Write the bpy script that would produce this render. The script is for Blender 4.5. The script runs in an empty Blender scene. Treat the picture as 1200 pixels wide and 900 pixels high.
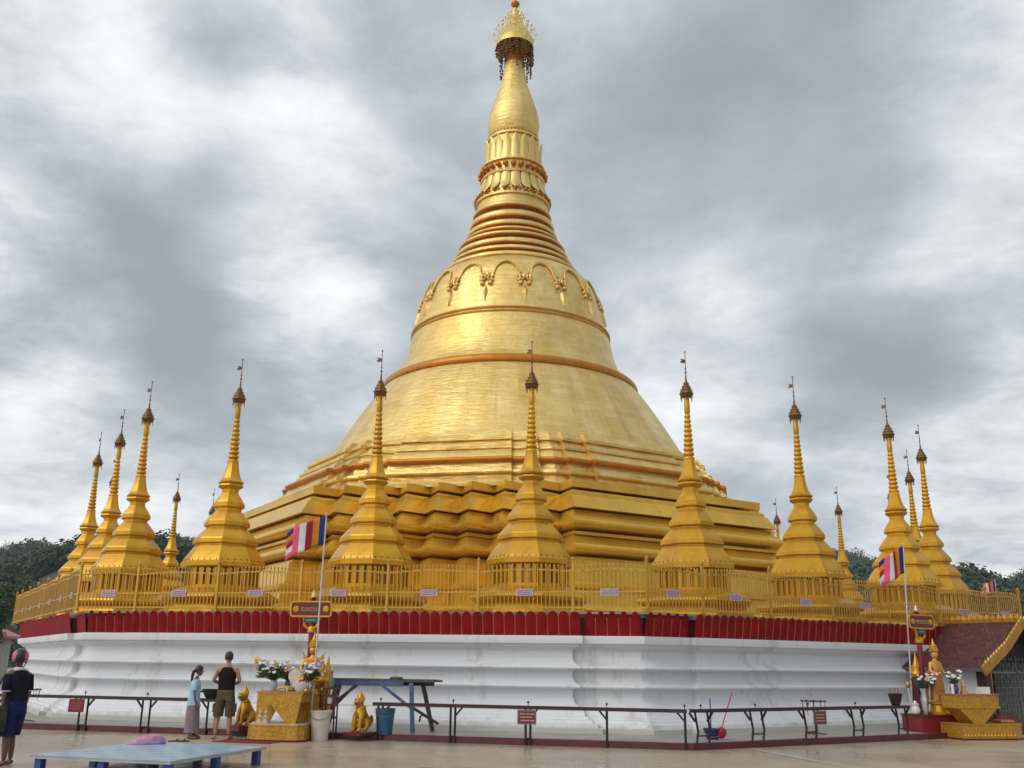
import bpy, bmesh, math, random
from mathutils import Vector, Matrix, noise as mnoise
random.seed(7)
R = math.radians
PI = math.pi
sc = bpy.context.scene
COL = sc.collection

# ------------------------------------------------------------------ camera
F_PX, TILT, ROLL, EYE = 1128.46, 0.281275, 0.013121, 1.65
cam_d = bpy.data.cameras.new("camera")
cam = bpy.data.objects.new("camera", cam_d)
COL.objects.link(cam)
cam_d.sensor_width = 36.0
cam_d.lens = 36.0 * F_PX / 1200.0
cam_d.clip_start = 0.1
cam_d.clip_end = 6000
fw = Vector((0, math.cos(TILT), math.sin(TILT)))
rt = Vector((1, 0, 0))
up = Vector((0, -math.sin(TILT), math.cos(TILT)))
rt2 = rt * math.cos(ROLL) + up * math.sin(ROLL)
up2 = up * math.cos(ROLL) - rt * math.sin(ROLL)
M = Matrix.Identity(4)
for i in range(3):
    M[i][0] = rt2[i]; M[i][1] = up2[i]; M[i][2] = -fw[i]
M[0][3], M[1][3], M[2][3] = 0, 0, EYE
cam.matrix_world = M
sc.camera = cam
sc.view_settings.view_transform = 'Standard'
sc.view_settings.look = 'None'
sc.view_settings.exposure = 0.0
sc.view_settings.gamma = 1.0
sc.view_settings.use_curve_mapping = False

# ------------------------------------------------------------------ platform frame
CX, CY, PHI = -0.05, 43.05, -0.22679
def frame(k):
    th = PHI + k * PI / 4
    return Vector((math.sin(th), -math.cos(th), 0)), Vector((math.cos(th), math.sin(th), 0))
def W(k, a, s, h=0.0):
    n, t = frame(k)
    p = Vector((CX, CY, 0)) + n * a + t * s
    p.z = h
    return p
def rotz(k):
    return PHI + k * PI / 4          # local -y looks outward from side k

# ------------------------------------------------------------------ materials
def nd(nt, typ, x=0, y=0, **kw):
    n = nt.nodes.new(typ); n.location = (x, y)
    for k, v in kw.items(): setattr(n, k, v)
    return n
MATS = {}
def mat(name, col, rough=.6, metal=0., var=.18, vscale=3., bump=0., bscale=30., stretch=None, spec=.5, col2=None, emit=None, two=False, grime=0., ovar=0.):
    if name in MATS: return MATS[name]
    m = bpy.data.materials.new(name); m.use_nodes = True
    nt = m.node_tree; b = nt.nodes['Principled BSDF']; L = nt.links.new
    b.inputs['Roughness'].default_value = rough
    b.inputs['Metallic'].default_value = metal
    b.inputs['Specular IOR Level'].default_value = spec
    tc = nd(nt, 'ShaderNodeTexCoord', -1100, 0)
    mp = nd(nt, 'ShaderNodeMapping', -900, 0)
    L(tc.outputs['Object'], mp.inputs['Vector'])
    if stretch: mp.inputs['Scale'].default_value = stretch
    nz = nd(nt, 'ShaderNodeTexNoise', -700, 100)
    nz.inputs['Scale'].default_value = vscale
    nz.inputs['Detail'].default_value = 6
    nz.inputs['Roughness'].default_value = .62
    L(mp.outputs[0], nz.inputs['Vector'])
    mx = nd(nt, 'ShaderNodeMix', -300, 100, data_type='RGBA')
    cr = nd(nt, 'ShaderNodeMapRange', -500, 100)
    cr.inputs['From Min'].default_value = .3; cr.inputs['From Max'].default_value = .7
    L(nz.outputs['Fac'], cr.inputs['Value'])
    L(cr.outputs[0], mx.inputs['Factor'])
    c2 = col2 if col2 else tuple(min(1, c * (1 + var)) for c in col)
    c1 = col if col2 else tuple(c * (1 - var) for c in col)
    mx.inputs['A'].default_value = (*c1, 1); mx.inputs['B'].default_value = (*c2, 1)
    colr = mx.outputs['Result']
    if grime:
        ng = nd(nt, 'ShaderNodeTexNoise', -700, 400); ng.inputs['Scale'].default_value = 2.6; ng.inputs['Detail'].default_value = 9; ng.inputs['Roughness'].default_value = .72
        mg = nd(nt, 'ShaderNodeMapping', -900, 400); mg.inputs['Scale'].default_value = (1.5, 1.5, .45); L(tc.outputs['Object'], mg.inputs['Vector']); L(mg.outputs[0], ng.inputs['Vector'])
        gr = nd(nt, 'ShaderNodeMapRange', -500, 400); gr.inputs['From Min'].default_value = .52; gr.inputs['From Max'].default_value = .74; gr.inputs['To Max'].default_value = grime
        L(ng.outputs['Fac'], gr.inputs['Value'])
        m3 = nd(nt, 'ShaderNodeMix', -200, 300, data_type='RGBA'); m3.inputs['B'].default_value = (col[0] * .42, col[1] * .36, col[2] * .5, 1)
        L(gr.outputs[0], m3.inputs['Factor']); L(colr, m3.inputs['A']); colr = m3.outputs['Result']
    if ovar:
        oi = nd(nt, 'ShaderNodeObjectInfo', -700, 600); hv = nd(nt, 'ShaderNodeHueSaturation', -100, 300)
        r1 = nd(nt, 'ShaderNodeMapRange', -500, 600); r1.inputs['To Min'].default_value = 1 - ovar; r1.inputs['To Max'].default_value = 1 + ovar
        L(oi.outputs['Random'], r1.inputs['Value']); L(r1.outputs[0], hv.inputs['Value']); L(colr, hv.inputs['Color']); colr = hv.outputs['Color']
    L(colr, b.inputs['Base Color'])
    if bump:
        n2 = nd(nt, 'ShaderNodeTexNoise', -700, -250)
        n2.inputs['Scale'].default_value = bscale; n2.inputs['Detail'].default_value = 4
        L(mp.outputs[0], n2.inputs['Vector'])
        bp = nd(nt, 'ShaderNodeBump', -300, -250)
        bp.inputs['Strength'].default_value = bump; bp.inputs['Distance'].default_value = .03
        L(n2.outputs['Fac'], bp.inputs['Height']); L(bp.outputs[0], b.inputs['Normal'])
    if emit:
        b.inputs['Emission Color'].default_value = (*col, 1); b.inputs['Emission Strength'].default_value = emit
    MATS[name] = m
    return m

def mat_leaf_gold():
    """gold leaf laid in little sheets: UV u = metres round, v = metres up"""
    m = bpy.data.materials.new('gold_leaf'); m.use_nodes = True
    nt = m.node_tree; b = nt.nodes['Principled BSDF']; L = nt.links.new
    uv = nd(nt, 'ShaderNodeUVMap', -1300, 0)
    br = nd(nt, 'ShaderNodeTexBrick', -1000, 200)
    br.inputs['Scale'].default_value = 1.0
    br.inputs['Brick Width'].default_value = .62
    br.inputs['Row Height'].default_value = .26
    br.inputs['Mortar Size'].default_value = .012
    br.inputs['Mortar Smooth'].default_value = .5
    br.inputs['Color1'].default_value = (0, 0, 0, 1); br.inputs['Color2'].default_value = (1, 1, 1, 1)
    br.inputs['Mortar'].default_value = (.35, .35, .35, 1)
    nw = nd(nt, 'ShaderNodeTexNoise', -1300, 300); nw.inputs['Scale'].default_value = 1.3
    L(uv.outputs[0], nw.inputs['Vector'])
    wv = nd(nt, 'ShaderNodeVectorMath', -1150, 300, operation='MULTIPLY_ADD')
    wv.inputs[1].default_value = (.12, .12, 0)
    L(nw.outputs['Color'], wv.inputs[0]); L(uv.outputs[0], wv.inputs[2])
    L(wv.outputs[0], br.inputs['Vector'])
    nz = nd(nt, 'ShaderNodeTexNoise', -1000, -100)
    mp = nd(nt, 'ShaderNodeMapping', -1150, -100); mp.inputs['Scale'].default_value = (1.0, .25, 1)
    L(uv.outputs[0], mp.inputs['Vector']); L(mp.outputs[0], nz.inputs['Vector'])
    nz.inputs['Scale'].default_value = 1.1; nz.inputs['Detail'].default_value = 7; nz.inputs['Roughness'].default_value = .65
    mx = nd(nt, 'ShaderNodeMix', -600, 100, data_type='RGBA')
    mr = nd(nt, 'ShaderNodeMapRange', -800, -100); mr.inputs['From Min'].default_value = .32; mr.inputs['From Max'].default_value = .72
    L(nz.outputs['Fac'], mr.inputs['Value']); L(mr.outputs[0], mx.inputs['Factor'])
    mx.inputs['A'].default_value = (.76, .50, .13, 1); mx.inputs['B'].default_value = (.95, .73, .30, 1)
    hs = nd(nt, 'ShaderNodeMix', -400, 100, data_type='RGBA', blend_type='MULTIPLY'); hs.inputs['Factor'].default_value = .17
    L(mx.outputs['Result'], hs.inputs['A']); L(br.outputs['Color'], hs.inputs['B'])
    ns = nd(nt, 'ShaderNodeTexNoise', -1000, 500); ms_ = nd(nt, 'ShaderNodeMapping', -1150, 500); ms_.inputs['Scale'].default_value = (1.6, .09, 1)
    L(uv.outputs[0], ms_.inputs['Vector']); L(ms_.outputs[0], ns.inputs['Vector']); ns.inputs['Scale'].default_value = 1.4; ns.inputs['Detail'].default_value = 8; ns.inputs['Roughness'].default_value = .7
    sr = nd(nt, 'ShaderNodeMapRange', -800, 500); sr.inputs['From Min'].default_value = .55; sr.inputs['From Max'].default_value = .78; sr.inputs['To Max'].default_value = .55; L(ns.outputs['Fac'], sr.inputs['Value'])
    st_ = nd(nt, 'ShaderNodeMix', -250, 250, data_type='RGBA'); st_.inputs['B'].default_value = (.42, .25, .07, 1); L(sr.outputs[0], st_.inputs['Factor']); L(hs.outputs['Result'], st_.inputs['A'])
    L(st_.outputs['Result'], b.inputs['Base Color'])
    b.inputs['Metallic'].default_value = .80
    rr = nd(nt, 'ShaderNodeMapRange', -600, -300); rr.inputs['To Min'].default_value = .30; rr.inputs['To Max'].default_value = .46
    n3 = nd(nt, 'ShaderNodeTexNoise', -800, -350); n3.inputs['Scale'].default_value = 2.2; n3.inputs['Detail'].default_value = 5
    L(uv.outputs[0], n3.inputs['Vector']); L(n3.outputs['Fac'], rr.inputs['Value']); L(rr.outputs[0], b.inputs['Roughness'])
    # wrinkled sheets
    n4 = nd(nt, 'ShaderNodeTexNoise', -800, -600); n4.inputs['Scale'].default_value = 3.4; n4.inputs['Detail'].default_value = 5
    mp4 = nd(nt, 'ShaderNodeMapping', -950, -600); mp4.inputs['Scale'].default_value = (.6, 2.0, 1)
    L(uv.outputs[0], mp4.inputs['Vector']); L(mp4.outputs[0], n4.inputs['Vector'])
    bp = nd(nt, 'ShaderNodeBump', -300, -400); bp.inputs['Strength'].default_value = .8; bp.inputs['Distance'].default_value = .05
    L(n4.outputs['Fac'], bp.inputs['Height'])
    b2 = nd(nt, 'ShaderNodeBump', -150, -400); b2.inputs['Strength'].default_value = .35; b2.inputs['Distance'].default_value = .03
    L(br.outputs['Fac'], b2.inputs['Height']); b2.invert = True
    L(bp.outputs[0], b2.inputs['Normal']); L(b2.outputs[0], b.inputs['Normal'])
    return m
GOLD_LEAF = mat_leaf_gold()
GOLD = mat('gold_paint', (.62, .32, .014), .31, .48, .16, 1.2, .16, 9., stretch=(1, 1, .5), grime=.55, ovar=.09)
GOLD_P = mat('gold_paint_plinth', (.70, .42, .045), .27, .42, .16, .9, .25, 6., stretch=(.6, .6, 1.4), grime=.45)
GOLD_RING = mat('red_gold_and_bounce', (.52, .19, .012), .36, .55, .15, 2., grime=.4)  # ring colour; on the spire recesses it stands for reflected gold light
GOLD_DK = mat('aged_gilt_iron', (.06, .022, .012), .5, .5, .3, 22., col2=(.34, .18, .05))
GOLD_F = mat('fence_gold', (.54, .31, .045), .42, .35, .15, 3., grime=.5, ovar=.08)
RED = mat('petal_red', (.25, .003, .006), .55, 0, .35, 3.5, spec=.18, grime=.5)
REDG = mat('petal_edge_gilt', (.42, .16, .03), .5, .2, .2, 5)
KERB = mat('oxblood_paint', (.085, .006, .008), .45, 0, .3, 3.)
MAROON = mat('maroon_rail', (.048, .010, .011), .35, 0, .3, 6.)
DARKIRON = mat('dark_iron', (.018, .014, .013), .5, .2, .3, 6.)
CONC = mat('damp_concrete', (.30, .285, .255), .5, 0, .25, 1.2, .15, 20)

def mat_white_wall():
    m = bpy.data.materials.new('whitewash'); m.use_nodes = True
    nt = m.node_tree; b = nt.nodes['Principled BSDF']; L = nt.links.new
    tc = nd(nt, 'ShaderNodeTexCoord', -1200, 0)
    mp = nd(nt, 'ShaderNodeMapping', -1000, 0); mp.inputs['Scale'].default_value = (1.6, 1.6, .22)
    L(tc.outputs['Object'], mp.inputs['Vector'])
    nz = nd(nt, 'ShaderNodeTexNoise', -800, 0); nz.inputs['Scale'].default_value = 1.1; nz.inputs['Detail'].default_value = 8; nz.inputs['Roughness'].default_value = .7
    L(mp.outputs[0], nz.inputs['Vector'])
    cr = nd(nt, 'ShaderNodeValToRGB', -600, 0)
    cr.color_ramp.elements[0].position = .29; cr.color_ramp.elements[0].color = (.44, .435, .42, 1)
    cr.color_ramp.elements[1].position = .46; cr.color_ramp.elements[1].color = (.68, .69, .71, 1)
    L(nz.outputs['Fac'], cr.inputs[0])
    n2 = nd(nt, 'ShaderNodeTexNoise', -800, -300); n2.inputs['Scale'].default_value = 2.4; n2.inputs['Detail'].default_value = 9; n2.inputs['Roughness'].default_value = .75
    L(tc.outputs['Object'], n2.inputs['Vector'])
    c2 = nd(nt, 'ShaderNodeValToRGB', -600, -300)
    c2.color_ramp.elements[0].position = .29; c2.color_ramp.elements[0].color = (.42, .40, .37, 1)
    c2.color_ramp.elements[1].position = .37; c2.color_ramp.elements[1].color = (1, 1, 1, 1)
    L(n2.outputs['Fac'], c2.inputs[0])
    mx = nd(nt, 'ShaderNodeMix', -300, 0, data_type='RGBA', blend_type='MULTIPLY'); mx.inputs['Factor'].default_value = .75
    L(cr.outputs[0], mx.inputs['A']); L(c2.outputs[0], mx.inputs['B'])
    # damp splash stain along the foot of the wall
    sp = nd(nt, 'ShaderNodeSeparateXYZ', -800, -600); L(tc.outputs['Object'], sp.inputs[0])
    ad = nd(nt, 'ShaderNodeMath', -600, -600, operation='MULTIPLY_ADD'); ad.inputs[1].default_value = -.35
    L(n2.outputs['Fac'], ad.inputs[0]); L(sp.outputs['Z'], ad.inputs[2])
    ms = nd(nt, 'ShaderNodeMapRange', -450, -600); ms.inputs['From Min'].default_value = .02; ms.inputs['From Max'].default_value = .13
    L(ad.outputs[0], ms.inputs['Value'])
    m2 = nd(nt, 'ShaderNodeMix', -120, -100, data_type='RGBA')
    m2.inputs['A'].default_value = (.47, .46, .42, 1)
    L(ms.outputs[0], m2.inputs['Factor']); L(mx.outputs['Result'], m2.inputs['B'])
    L(m2.outputs['Result'], b.inputs['Base Color'])
    b.inputs['Roughness'].default_value = .5
    bp = nd(nt, 'ShaderNodeBump', -300, -800); bp.inputs['Strength'].default_value = .12; bp.inputs['Distance'].default_value = .02
    L(n2.outputs['Fac'], bp.inputs['Height']); L(bp.outputs[0], b.inputs['Normal'])
    return m
WHITE_WALL = mat_white_wall()

def mat_ground():
    m = bpy.data.materials.new('wet_tile_paving'); m.use_nodes = True
    nt = m.node_tree; b = nt.nodes['Principled BSDF']; L = nt.links.new
    tc = nd(nt, 'ShaderNodeTexCoord', -1300, 0)
    mp = nd(nt, 'ShaderNodeMapping', -1100, 0); mp.inputs['Rotation'].default_value = (0, 0, R(-13))
    L(tc.outputs['Object'], mp.inputs['Vector'])
    br = nd(nt, 'ShaderNodeTexBrick', -850, 150); br.offset = 0
    br.inputs['Scale'].default_value = 1; br.inputs['Brick Width'].default_value = .6; br.inputs['Row Height'].default_value = .6
    br.inputs['Mortar Size'].default_value = .006
    br.inputs['Color1'].default_value = (.36, .29, .21, 1); br.inputs['Color2'].default_value = (.42, .34, .25, 1); br.inputs['Mortar'].default_value = (.27, .215, .16, 1)
    L(mp.outputs[0], br.inputs['Vector'])
    nz = nd(nt, 'ShaderNodeTexNoise', -850, -200); nz.inputs['Scale'].default_value = .30; nz.inputs['Detail'].default_value = 8; nz.inputs['Roughness'].default_value = .66
    L(mp.outputs[0], nz.inputs['Vector'])
    mr = nd(nt, 'ShaderNodeMapRange', -650, -200); mr.inputs['From Min'].default_value = .35; mr.inputs['From Max'].default_value = .66
    L(nz.outputs['Fac'], mr.inputs['Value'])
    mx = nd(nt, 'ShaderNodeMix', -400, 100, data_type='RGBA', blend_type='MULTIPLY')
    cr = nd(nt, 'ShaderNodeValToRGB', -650, -450)
    cr.color_ramp.elements[0].color = (.86, .855, .85, 1); cr.color_ramp.elements[1].color = (1.05, 1.04, 1.02, 1)
    L(mr.outputs[0], cr.inputs[0]); mx.inputs['Factor'].default_value = 1
    L(br.outputs['Color'], mx.inputs['A']); L(cr.outputs[0], mx.inputs['B'])
    L(mx.outputs['Result'], b.inputs['Base Color'])
    r2 = nd(nt, 'ShaderNodeMapRange', -400, -300); r2.inputs['To Min'].default_value = .17; r2.inputs['To Max'].default_value = .48
    L(mr.outputs[0], r2.inputs['Value']); L(r2.outputs[0], b.inputs['Roughness'])
    n2 = nd(nt, 'ShaderNodeTexNoise', -850, -700); n2.inputs['Scale'].default_value = 6; L(mp.outputs[0], n2.inputs['Vector'])
    bp = nd(nt, 'ShaderNodeBump', -300, -600); bp.inputs['Strength'].default_value = .12; bp.inputs['Distance'].default_value = .01
    L(n2.outputs['Fac'], bp.inputs['Height']); L(bp.outputs[0], b.inputs['Normal'])
    return m
GROUND = mat_ground()

def mat_mosaic():
    m = bpy.data.materials.new('gold_mosaic'); m.use_nodes = True
    nt = m.node_tree; b = nt.nodes['Principled BSDF']; L = nt.links.new
    tc = nd(nt, 'ShaderNodeTexCoord', -1000, 0)
    vo = nd(nt, 'ShaderNodeTexVoronoi', -700, 0); vo.inputs['Scale'].default_value = 26; vo.distance = 'CHEBYCHEV'; vo.inputs['Randomness'].default_value = .35
    L(tc.outputs['Object'], vo.inputs['Vector'])
    cr = nd(nt, 'ShaderNodeValToRGB', -450, 0)
    cr.color_ramp.elements[0].color = (.38, .17, .012, 1); cr.color_ramp.elements[1].color = (.60, .34, .04, 1)
    L(vo.outputs['Color'], cr.inputs[0]); L(cr.outputs[0], b.inputs['Base Color'])
    b.inputs['Metallic'].default_value = .35; b.inputs['Roughness'].default_value = .36
    bp = nd(nt, 'ShaderNodeBump', -300, -300); bp.inputs['Strength'].default_value = .5; bp.inputs['Distance'].default_value = .012
    L(vo.outputs['Distance'], bp.inputs['Height']); bp.invert = True; L(bp.outputs[0], b.inputs['Normal'])
    return m
MOSAIC = mat_mosaic()

# ------------------------------------------------------------------ mesh helper
class MB:
    def __init__(s): s.v = []; s.f = []; s.uv = {}; s.mi = []; s.cur = 0
    def addf(s, idx, uv=None):
        if uv is not None: s.uv[len(s.f)] = uv
        s.f.append(idx); s.mi.append(s.cur)
    def add(s, vs, fs):
        o = len(s.v); s.v += [tuple(p) for p in vs]
        for f in fs: s.addf([i + o for i in f])
    def box(s, c, d, rz=0., M=None, taper=1.):
        hx, hy, hz = d[0] / 2, d[1] / 2, d[2] / 2
        P = []
        for z in (-1, 1):
            k = 1 if z < 0 else taper
            for x, y in ((-1, -1), (1, -1), (1, 1), (-1, 1)):
                p = Vector((x * hx * k, y * hy * k, z * hz))
                if rz: p = Matrix.Rotation(rz, 3, 'Z') @ p
                if M is not None: p = M @ p
                P.append(p + Vector(c))
        s.add(P, [(3, 2, 1, 0), (4, 5, 6, 7), (0, 1, 5, 4), (1, 2, 6, 5), (2, 3, 7, 6), (3, 0, 4, 7)])
    def bar(s, a, b, w, h=None):
        """square bar between two points"""
        a = Vector(a); b = Vector(b); h = h or w
        d = (b - a); L = d.length; d.normalize()
        u = Vector((0, 0, 1)) if abs(d.z) < .9 else Vector((0, 1, 0))
        x = d.cross(u).normalized(); y = x.cross(d).normalized()
        P = []
        for q in (a, b):
            for i, j in ((-1, -1), (1, -1), (1, 1), (-1, 1)):
                P.append(q + x * (i * w / 2) + y * (j * h / 2))
        s.add(P, [(3, 2, 1, 0), (4, 5, 6, 7), (0, 1, 5, 4), (1, 2, 6, 5), (2, 3, 7, 6), (3, 0, 4, 7)])
    def tube(s, pts, rad, n=8, cap=True, flat=None):
        pts = [Vector(p) for p in pts]
        if not hasattr(rad, '__len__'): rad = [rad] * len(pts)
        o = len(s.v); prev = None
        for i, p in enumerate(pts):
            d = (pts[min(i + 1, len(pts) - 1)] - pts[max(i - 1, 0)]).normalized()
            if prev is None:
                u = Vector((0, 0, 1)) if abs(d.z) < .9 else Vector((0, 1, 0))
                x = d.cross(u).normalized()
            else:
                x = (prev - d * prev.dot(d)).normalized()
            prev = x; y = d.cross(x)
            for k in range(n):
                a = 2 * PI * k / n
                s.v.append(tuple(p + (x * math.cos(a) + y * math.sin(a)) * rad[i]))
        for i in range(len(pts) - 1):
            for k in range(n):
                k2 = (k + 1) % n
                s.addf([o + i * n + k, o + i * n + k2, o + (i + 1) * n + k2, o + (i + 1) * n + k])
        if cap:
            s.addf([o + k for k in range(n)][::-1]); e = o + (len(pts) - 1) * n
            s.addf([e + k for k in range(n)])
    def rings(s, secs, n=20, cap=True, z_rot=0.):
        """loft of ellipses (cx,cy,cz,rx,ry)"""
        o = len(s.v)
        for (cx, cy, cz, rx, ry) in secs:
            for k in range(n):
                a = 2 * PI * k / n + z_rot
                s.v.append((cx + rx * math.cos(a), cy + ry * math.sin(a), cz))
        for i in range(len(secs) - 1):
            for k in range(n):
                k2 = (k + 1) % n
                s.addf([o + i * n + k, o + i * n + k2, o + (i + 1) * n + k2, o + (i + 1) * n + k])
        if cap:
            s.addf([o + k for k in range(n)][::-1]); e = o + (len(secs) - 1) * n
            s.addf([e + k for k in range(n)])
    def lathe(s, prof, n=64, c=(0, 0), a0=0., uvm=True, cap=True):
        """prof [(h, r)] bottom to top"""
        o = len(s.v); rows = len(prof); dist = 0; vv = [0]
        for i in range(1, rows):
            dist += math.hypot(prof[i][0] - prof[i - 1][0], prof[i][1] - prof[i - 1][1]); vv.append(dist)
        for (h, r) in prof:
            for k in range(n):
                a = a0 + 2 * PI * k / n
                s.v.append((c[0] + r * math.sin(a), c[1] - r * math.cos(a), h))
        rm = max(r for h, r in prof) * .8
        for i in range(rows - 1):
            for k in range(n):
                k2 = (k + 1) % n
                uv = None
                if uvm:
                    u0 = 2 * PI * k / n * rm; u1 = 2 * PI * (k + 1) / n * rm
                    uv = [(u0, prof[0][0] + vv[i]), (u1, prof[0][0] + vv[i]), (u1, prof[0][0] + vv[i + 1]), (u0, prof[0][0] + vv[i + 1])]
                s.addf([o + i * n + k, o + i * n + k2, o + (i + 1) * n + k2, o + (i + 1) * n + k], uv)
        if cap:
            s.addf([o + k for k in range(n)][::-1]); e = o + (rows - 1) * n
            s.addf([e + k for k in range(n)])
    def loft(s, levels, cap_top=True, cap_bot=False):
        """levels: list of (h, [(x,y)...]) same counts; UV in metres"""
        o = len(s.v); n = len(levels[0][1]); vv = 0
        for h, pl in levels:
            for x, y in pl: s.v.append((x, y, h))
        for i in range(len(levels) - 1):
            h0, p0 = levels[i]; h1, p1 = levels[i + 1]
            dv = math.hypot(h1 - h0, .02); u = 0
            for k in range(n):
                k2 = (k + 1) % n
                du = math.hypot(p0[k2][0] - p0[k][0], p0[k2][1] - p0[k][1])
                s.addf([o + i * n + k, o + i * n + k2, o + (i + 1) * n + k2, o + (i + 1) * n + k],
                       [(u, vv), (u + du, vv), (u + du, vv + dv), (u, vv + dv)])
                u += du
            vv += dv
        if cap_top: s.addf([o + (len(levels) - 1) * n + k for k in range(n)])
        if cap_bot: s.addf([o + k for k in range(n)][::-1])
    def prism(s, poly, y0, y1, M=None):
        """poly in local x,z extruded along y from y0 to y1"""
        n = len(poly); P = [Vector((x, y0, z)) for x, z in poly] + [Vector((x, y1, z)) for x, z in poly]
        if M is not None: P = [M @ p for p in P]
        fs = [tuple(range(n)), tuple(range(2 * n - 1, n - 1, -1))]
        for k in range(n):
            k2 = (k + 1) % n
            fs.append((k, n + k, n + k2, k2))
        s.add(P, fs)
    def ball(s, c, r, sub=1, sc_=(1, 1, 1), jit=0.):
        bm = bmesh.new(); bmesh.ops.create_icosphere(bm, subdivisions=sub, radius=1)
        P = []
        for v in bm.verts:
            j = 1 + random.uniform(-jit, jit)
            P.append((c[0] + v.co.x * r * sc_[0] * j, c[1] + v.co.y * r * sc_[1] * j, c[2] + v.co.z * r * sc_[2] * j))
        fs = [[v.index for v in f.verts] for f in bm.faces]; bm.free()
        s.add(P, fs)
    def mesh(s, other, M=None):
        o = len(s.v); s.v += [tuple(M @ Vector(p)) if M is not None else p for p in other.v]
        for f, mi in zip(other.f, other.mi):
            c = s.cur; s.cur = mi; s.addf([i + o for i in f]); s.cur = c
    def build(s, name, m, parent=None, smooth=35., loc=None, rot=None):
        me = bpy.data.meshes.new(name)
        me.from_pydata(s.v, [], s.f)
        if s.uv:
            ul = me.uv_layers.new(name='UVMap')
            for pi, uv in s.uv.items():
                p = me.polygons[pi]
                for li, t in zip(p.loop_indices, uv): ul.data[li].uv = t
        for mm in (m if isinstance(m, (list, tuple)) else [m]): me.materials.append(mm)
        if isinstance(m, (list, tuple)):
            me.polygons.foreach_set('material_index', s.mi)
        me.update()
        bm = bmesh.new(); bm.from_mesh(me); bmesh.ops.recalc_face_normals(bm, faces=bm.faces); bm.to_mesh(me); bm.free()
        if smooth:
            me.polygons.foreach_set('use_smooth', [True] * len(me.polygons))
            me.set_sharp_from_angle(angle=R(smooth))
        o = bpy.data.objects.new(name, me); COL.objects.link(o)
        if parent is not None: o.parent = parent
        if loc is not None: o.location = loc
        if rot is not None: o.rotation_euler = (0, 0, rot)
        return o

def thing(name, label, cat, loc=(0, 0, 0), rz=0., group=None):
    o = bpy.data.objects.new(name, None); COL.objects.link(o)
    o.empty_display_size = .2
    o.location = loc; o.rotation_euler = (0, 0, rz)
    tag(o, label, cat, group); return o
def tag(o, label, cat, group=None):
    o['label'] = label; o['category'] = cat
    if group: o['group'] = group
    return o
def struct(o, kind='structure'):
    o['kind'] = kind; return o
def copy_tree(o, parent=None):
    c = o.copy(); COL.objects.link(c)
    if parent is not None: c.parent = parent
    for ch in list(o.children): copy_tree(ch, c)
    return c

# ================================================================== SETTING
g = MB(); g.add([(-3000, -3000, 0), (3000, -3000, 0), (3000, 3000, 0), (-3000, 3000, 0)], [(0, 1, 2, 3)])
struct(g.build('ground', GROUND, smooth=0))

g = MB(); g.add([(4.95, 21.0, .004), (5.16, 21.08, .004), (6.6, 15.0, .004), (6.36, 15.0, .004)], [(0, 1, 2, 3)])
struct(g.build('path', mat('pale_tile_strip', (.42, .36, .28), .35, 0, .15, 3), smooth=0))
def octa(a):
    return [((a / math.cos(PI / 8)) * math.sin(PI / 8 + i * PI / 4), -(a / math.cos(PI / 8)) * math.cos(PI / 8 + i * PI / 4)) for i in range(8)]
def loc2(pl):
    return pl
m = MB(); m.loft([(.0, octa(21.0)), (.112, octa(21.0))])
struct(m.build('apron', CONC, smooth=0, loc=(CX, CY, 0), rot=PHI))
m = MB()
m.loft([(0, octa(21.003)), (0, octa(21.13)), (.118, octa(21.12)), (.13, octa(21.10)), (.13, octa(20.98)), (.06, octa(20.98))], cap_top=False)
struct(m.build('kerb', KERB, smooth=0, loc=(CX, CY, 0), rot=PHI))

# ---- platform -----------------------------------------------------
plat = thing('stupa_platform', 'white moulded octagonal platform wall with red petal band under the golden stupa', 'platform', (CX, CY, 0), PHI)
T8 = math.tan(PI / 8)
def plan_redent(a, rec=.17, half=6.1):
    pts = []
    o = a - 18.42
    for i in range(8):
        th = i * PI / 4
        n = (math.sin(th), -math.cos(th)); t = (math.cos(th), math.sin(th))
        hh = half + o
        for s_, aa in ((-hh, a - rec), (-hh, a), (hh, a), (hh, a - rec), ((a - rec) * T8, a - rec)):
            pts.append((n[0] * aa + t[0] * s_, n[1] * aa + t[1] * s_))
    return pts
A0 = 18.42
prof = [(.10, .54), (.22, .53), (.23, .42), (.31, .40), (.32, .28), (.385, .26), (.395, .17), (.45, .15), (.46, .07), (.53, .05), (.57, .03), (.60, .04), (.64, -.02), (.70, -.16), (.76, -.23), (.86, -.27), (1.0, -.28), (1.05, -.26), (1.075, -.13), (1.085, -.06), (1.115, -.045), (1.14, -.06), (1.19, -.17), (1.24, -.24), (1.31, -.28), (1.44, -.29), (1.48, -.26), (1.505, -.13), (1.515, -.06), (1.545, -.045), (1.57, -.06), (1.63, -.18), (1.69, -.24), (1.77, -.28), (1.92, -.29), (1.97, -.25), (2.0, -.16), (2.05, -.10), (2.09, -.09), (2.10, 0), (2.25, 0.02), (2.28, .01), (2.285, -.14)]
m = MB(); m.loft([(h, plan_redent(A0 + o)) for h, o in prof], cap_top=False)
m.build('moulded_wall', WHITE_WALL, plat, smooth=32)
m = MB(); m.loft([(2.27, plan_redent(A0 - .16)), (2.80, plan_redent(A0 - .10)), (2.83, plan_redent(A0 - .10))], cap_top=False)
m.build('band_backing', mat('band_backing', (.35, .34, .33), .6, 0, .25, 2), plat, smooth=0)
m = MB(); m.loft([(2.79, octa(18.28)), (2.845, octa(18.28))])
m.build('floor_slab', mat('terrace_floor', (.42, .36, .26), .5, 0, .2, 1), plat, smooth=0)

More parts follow.
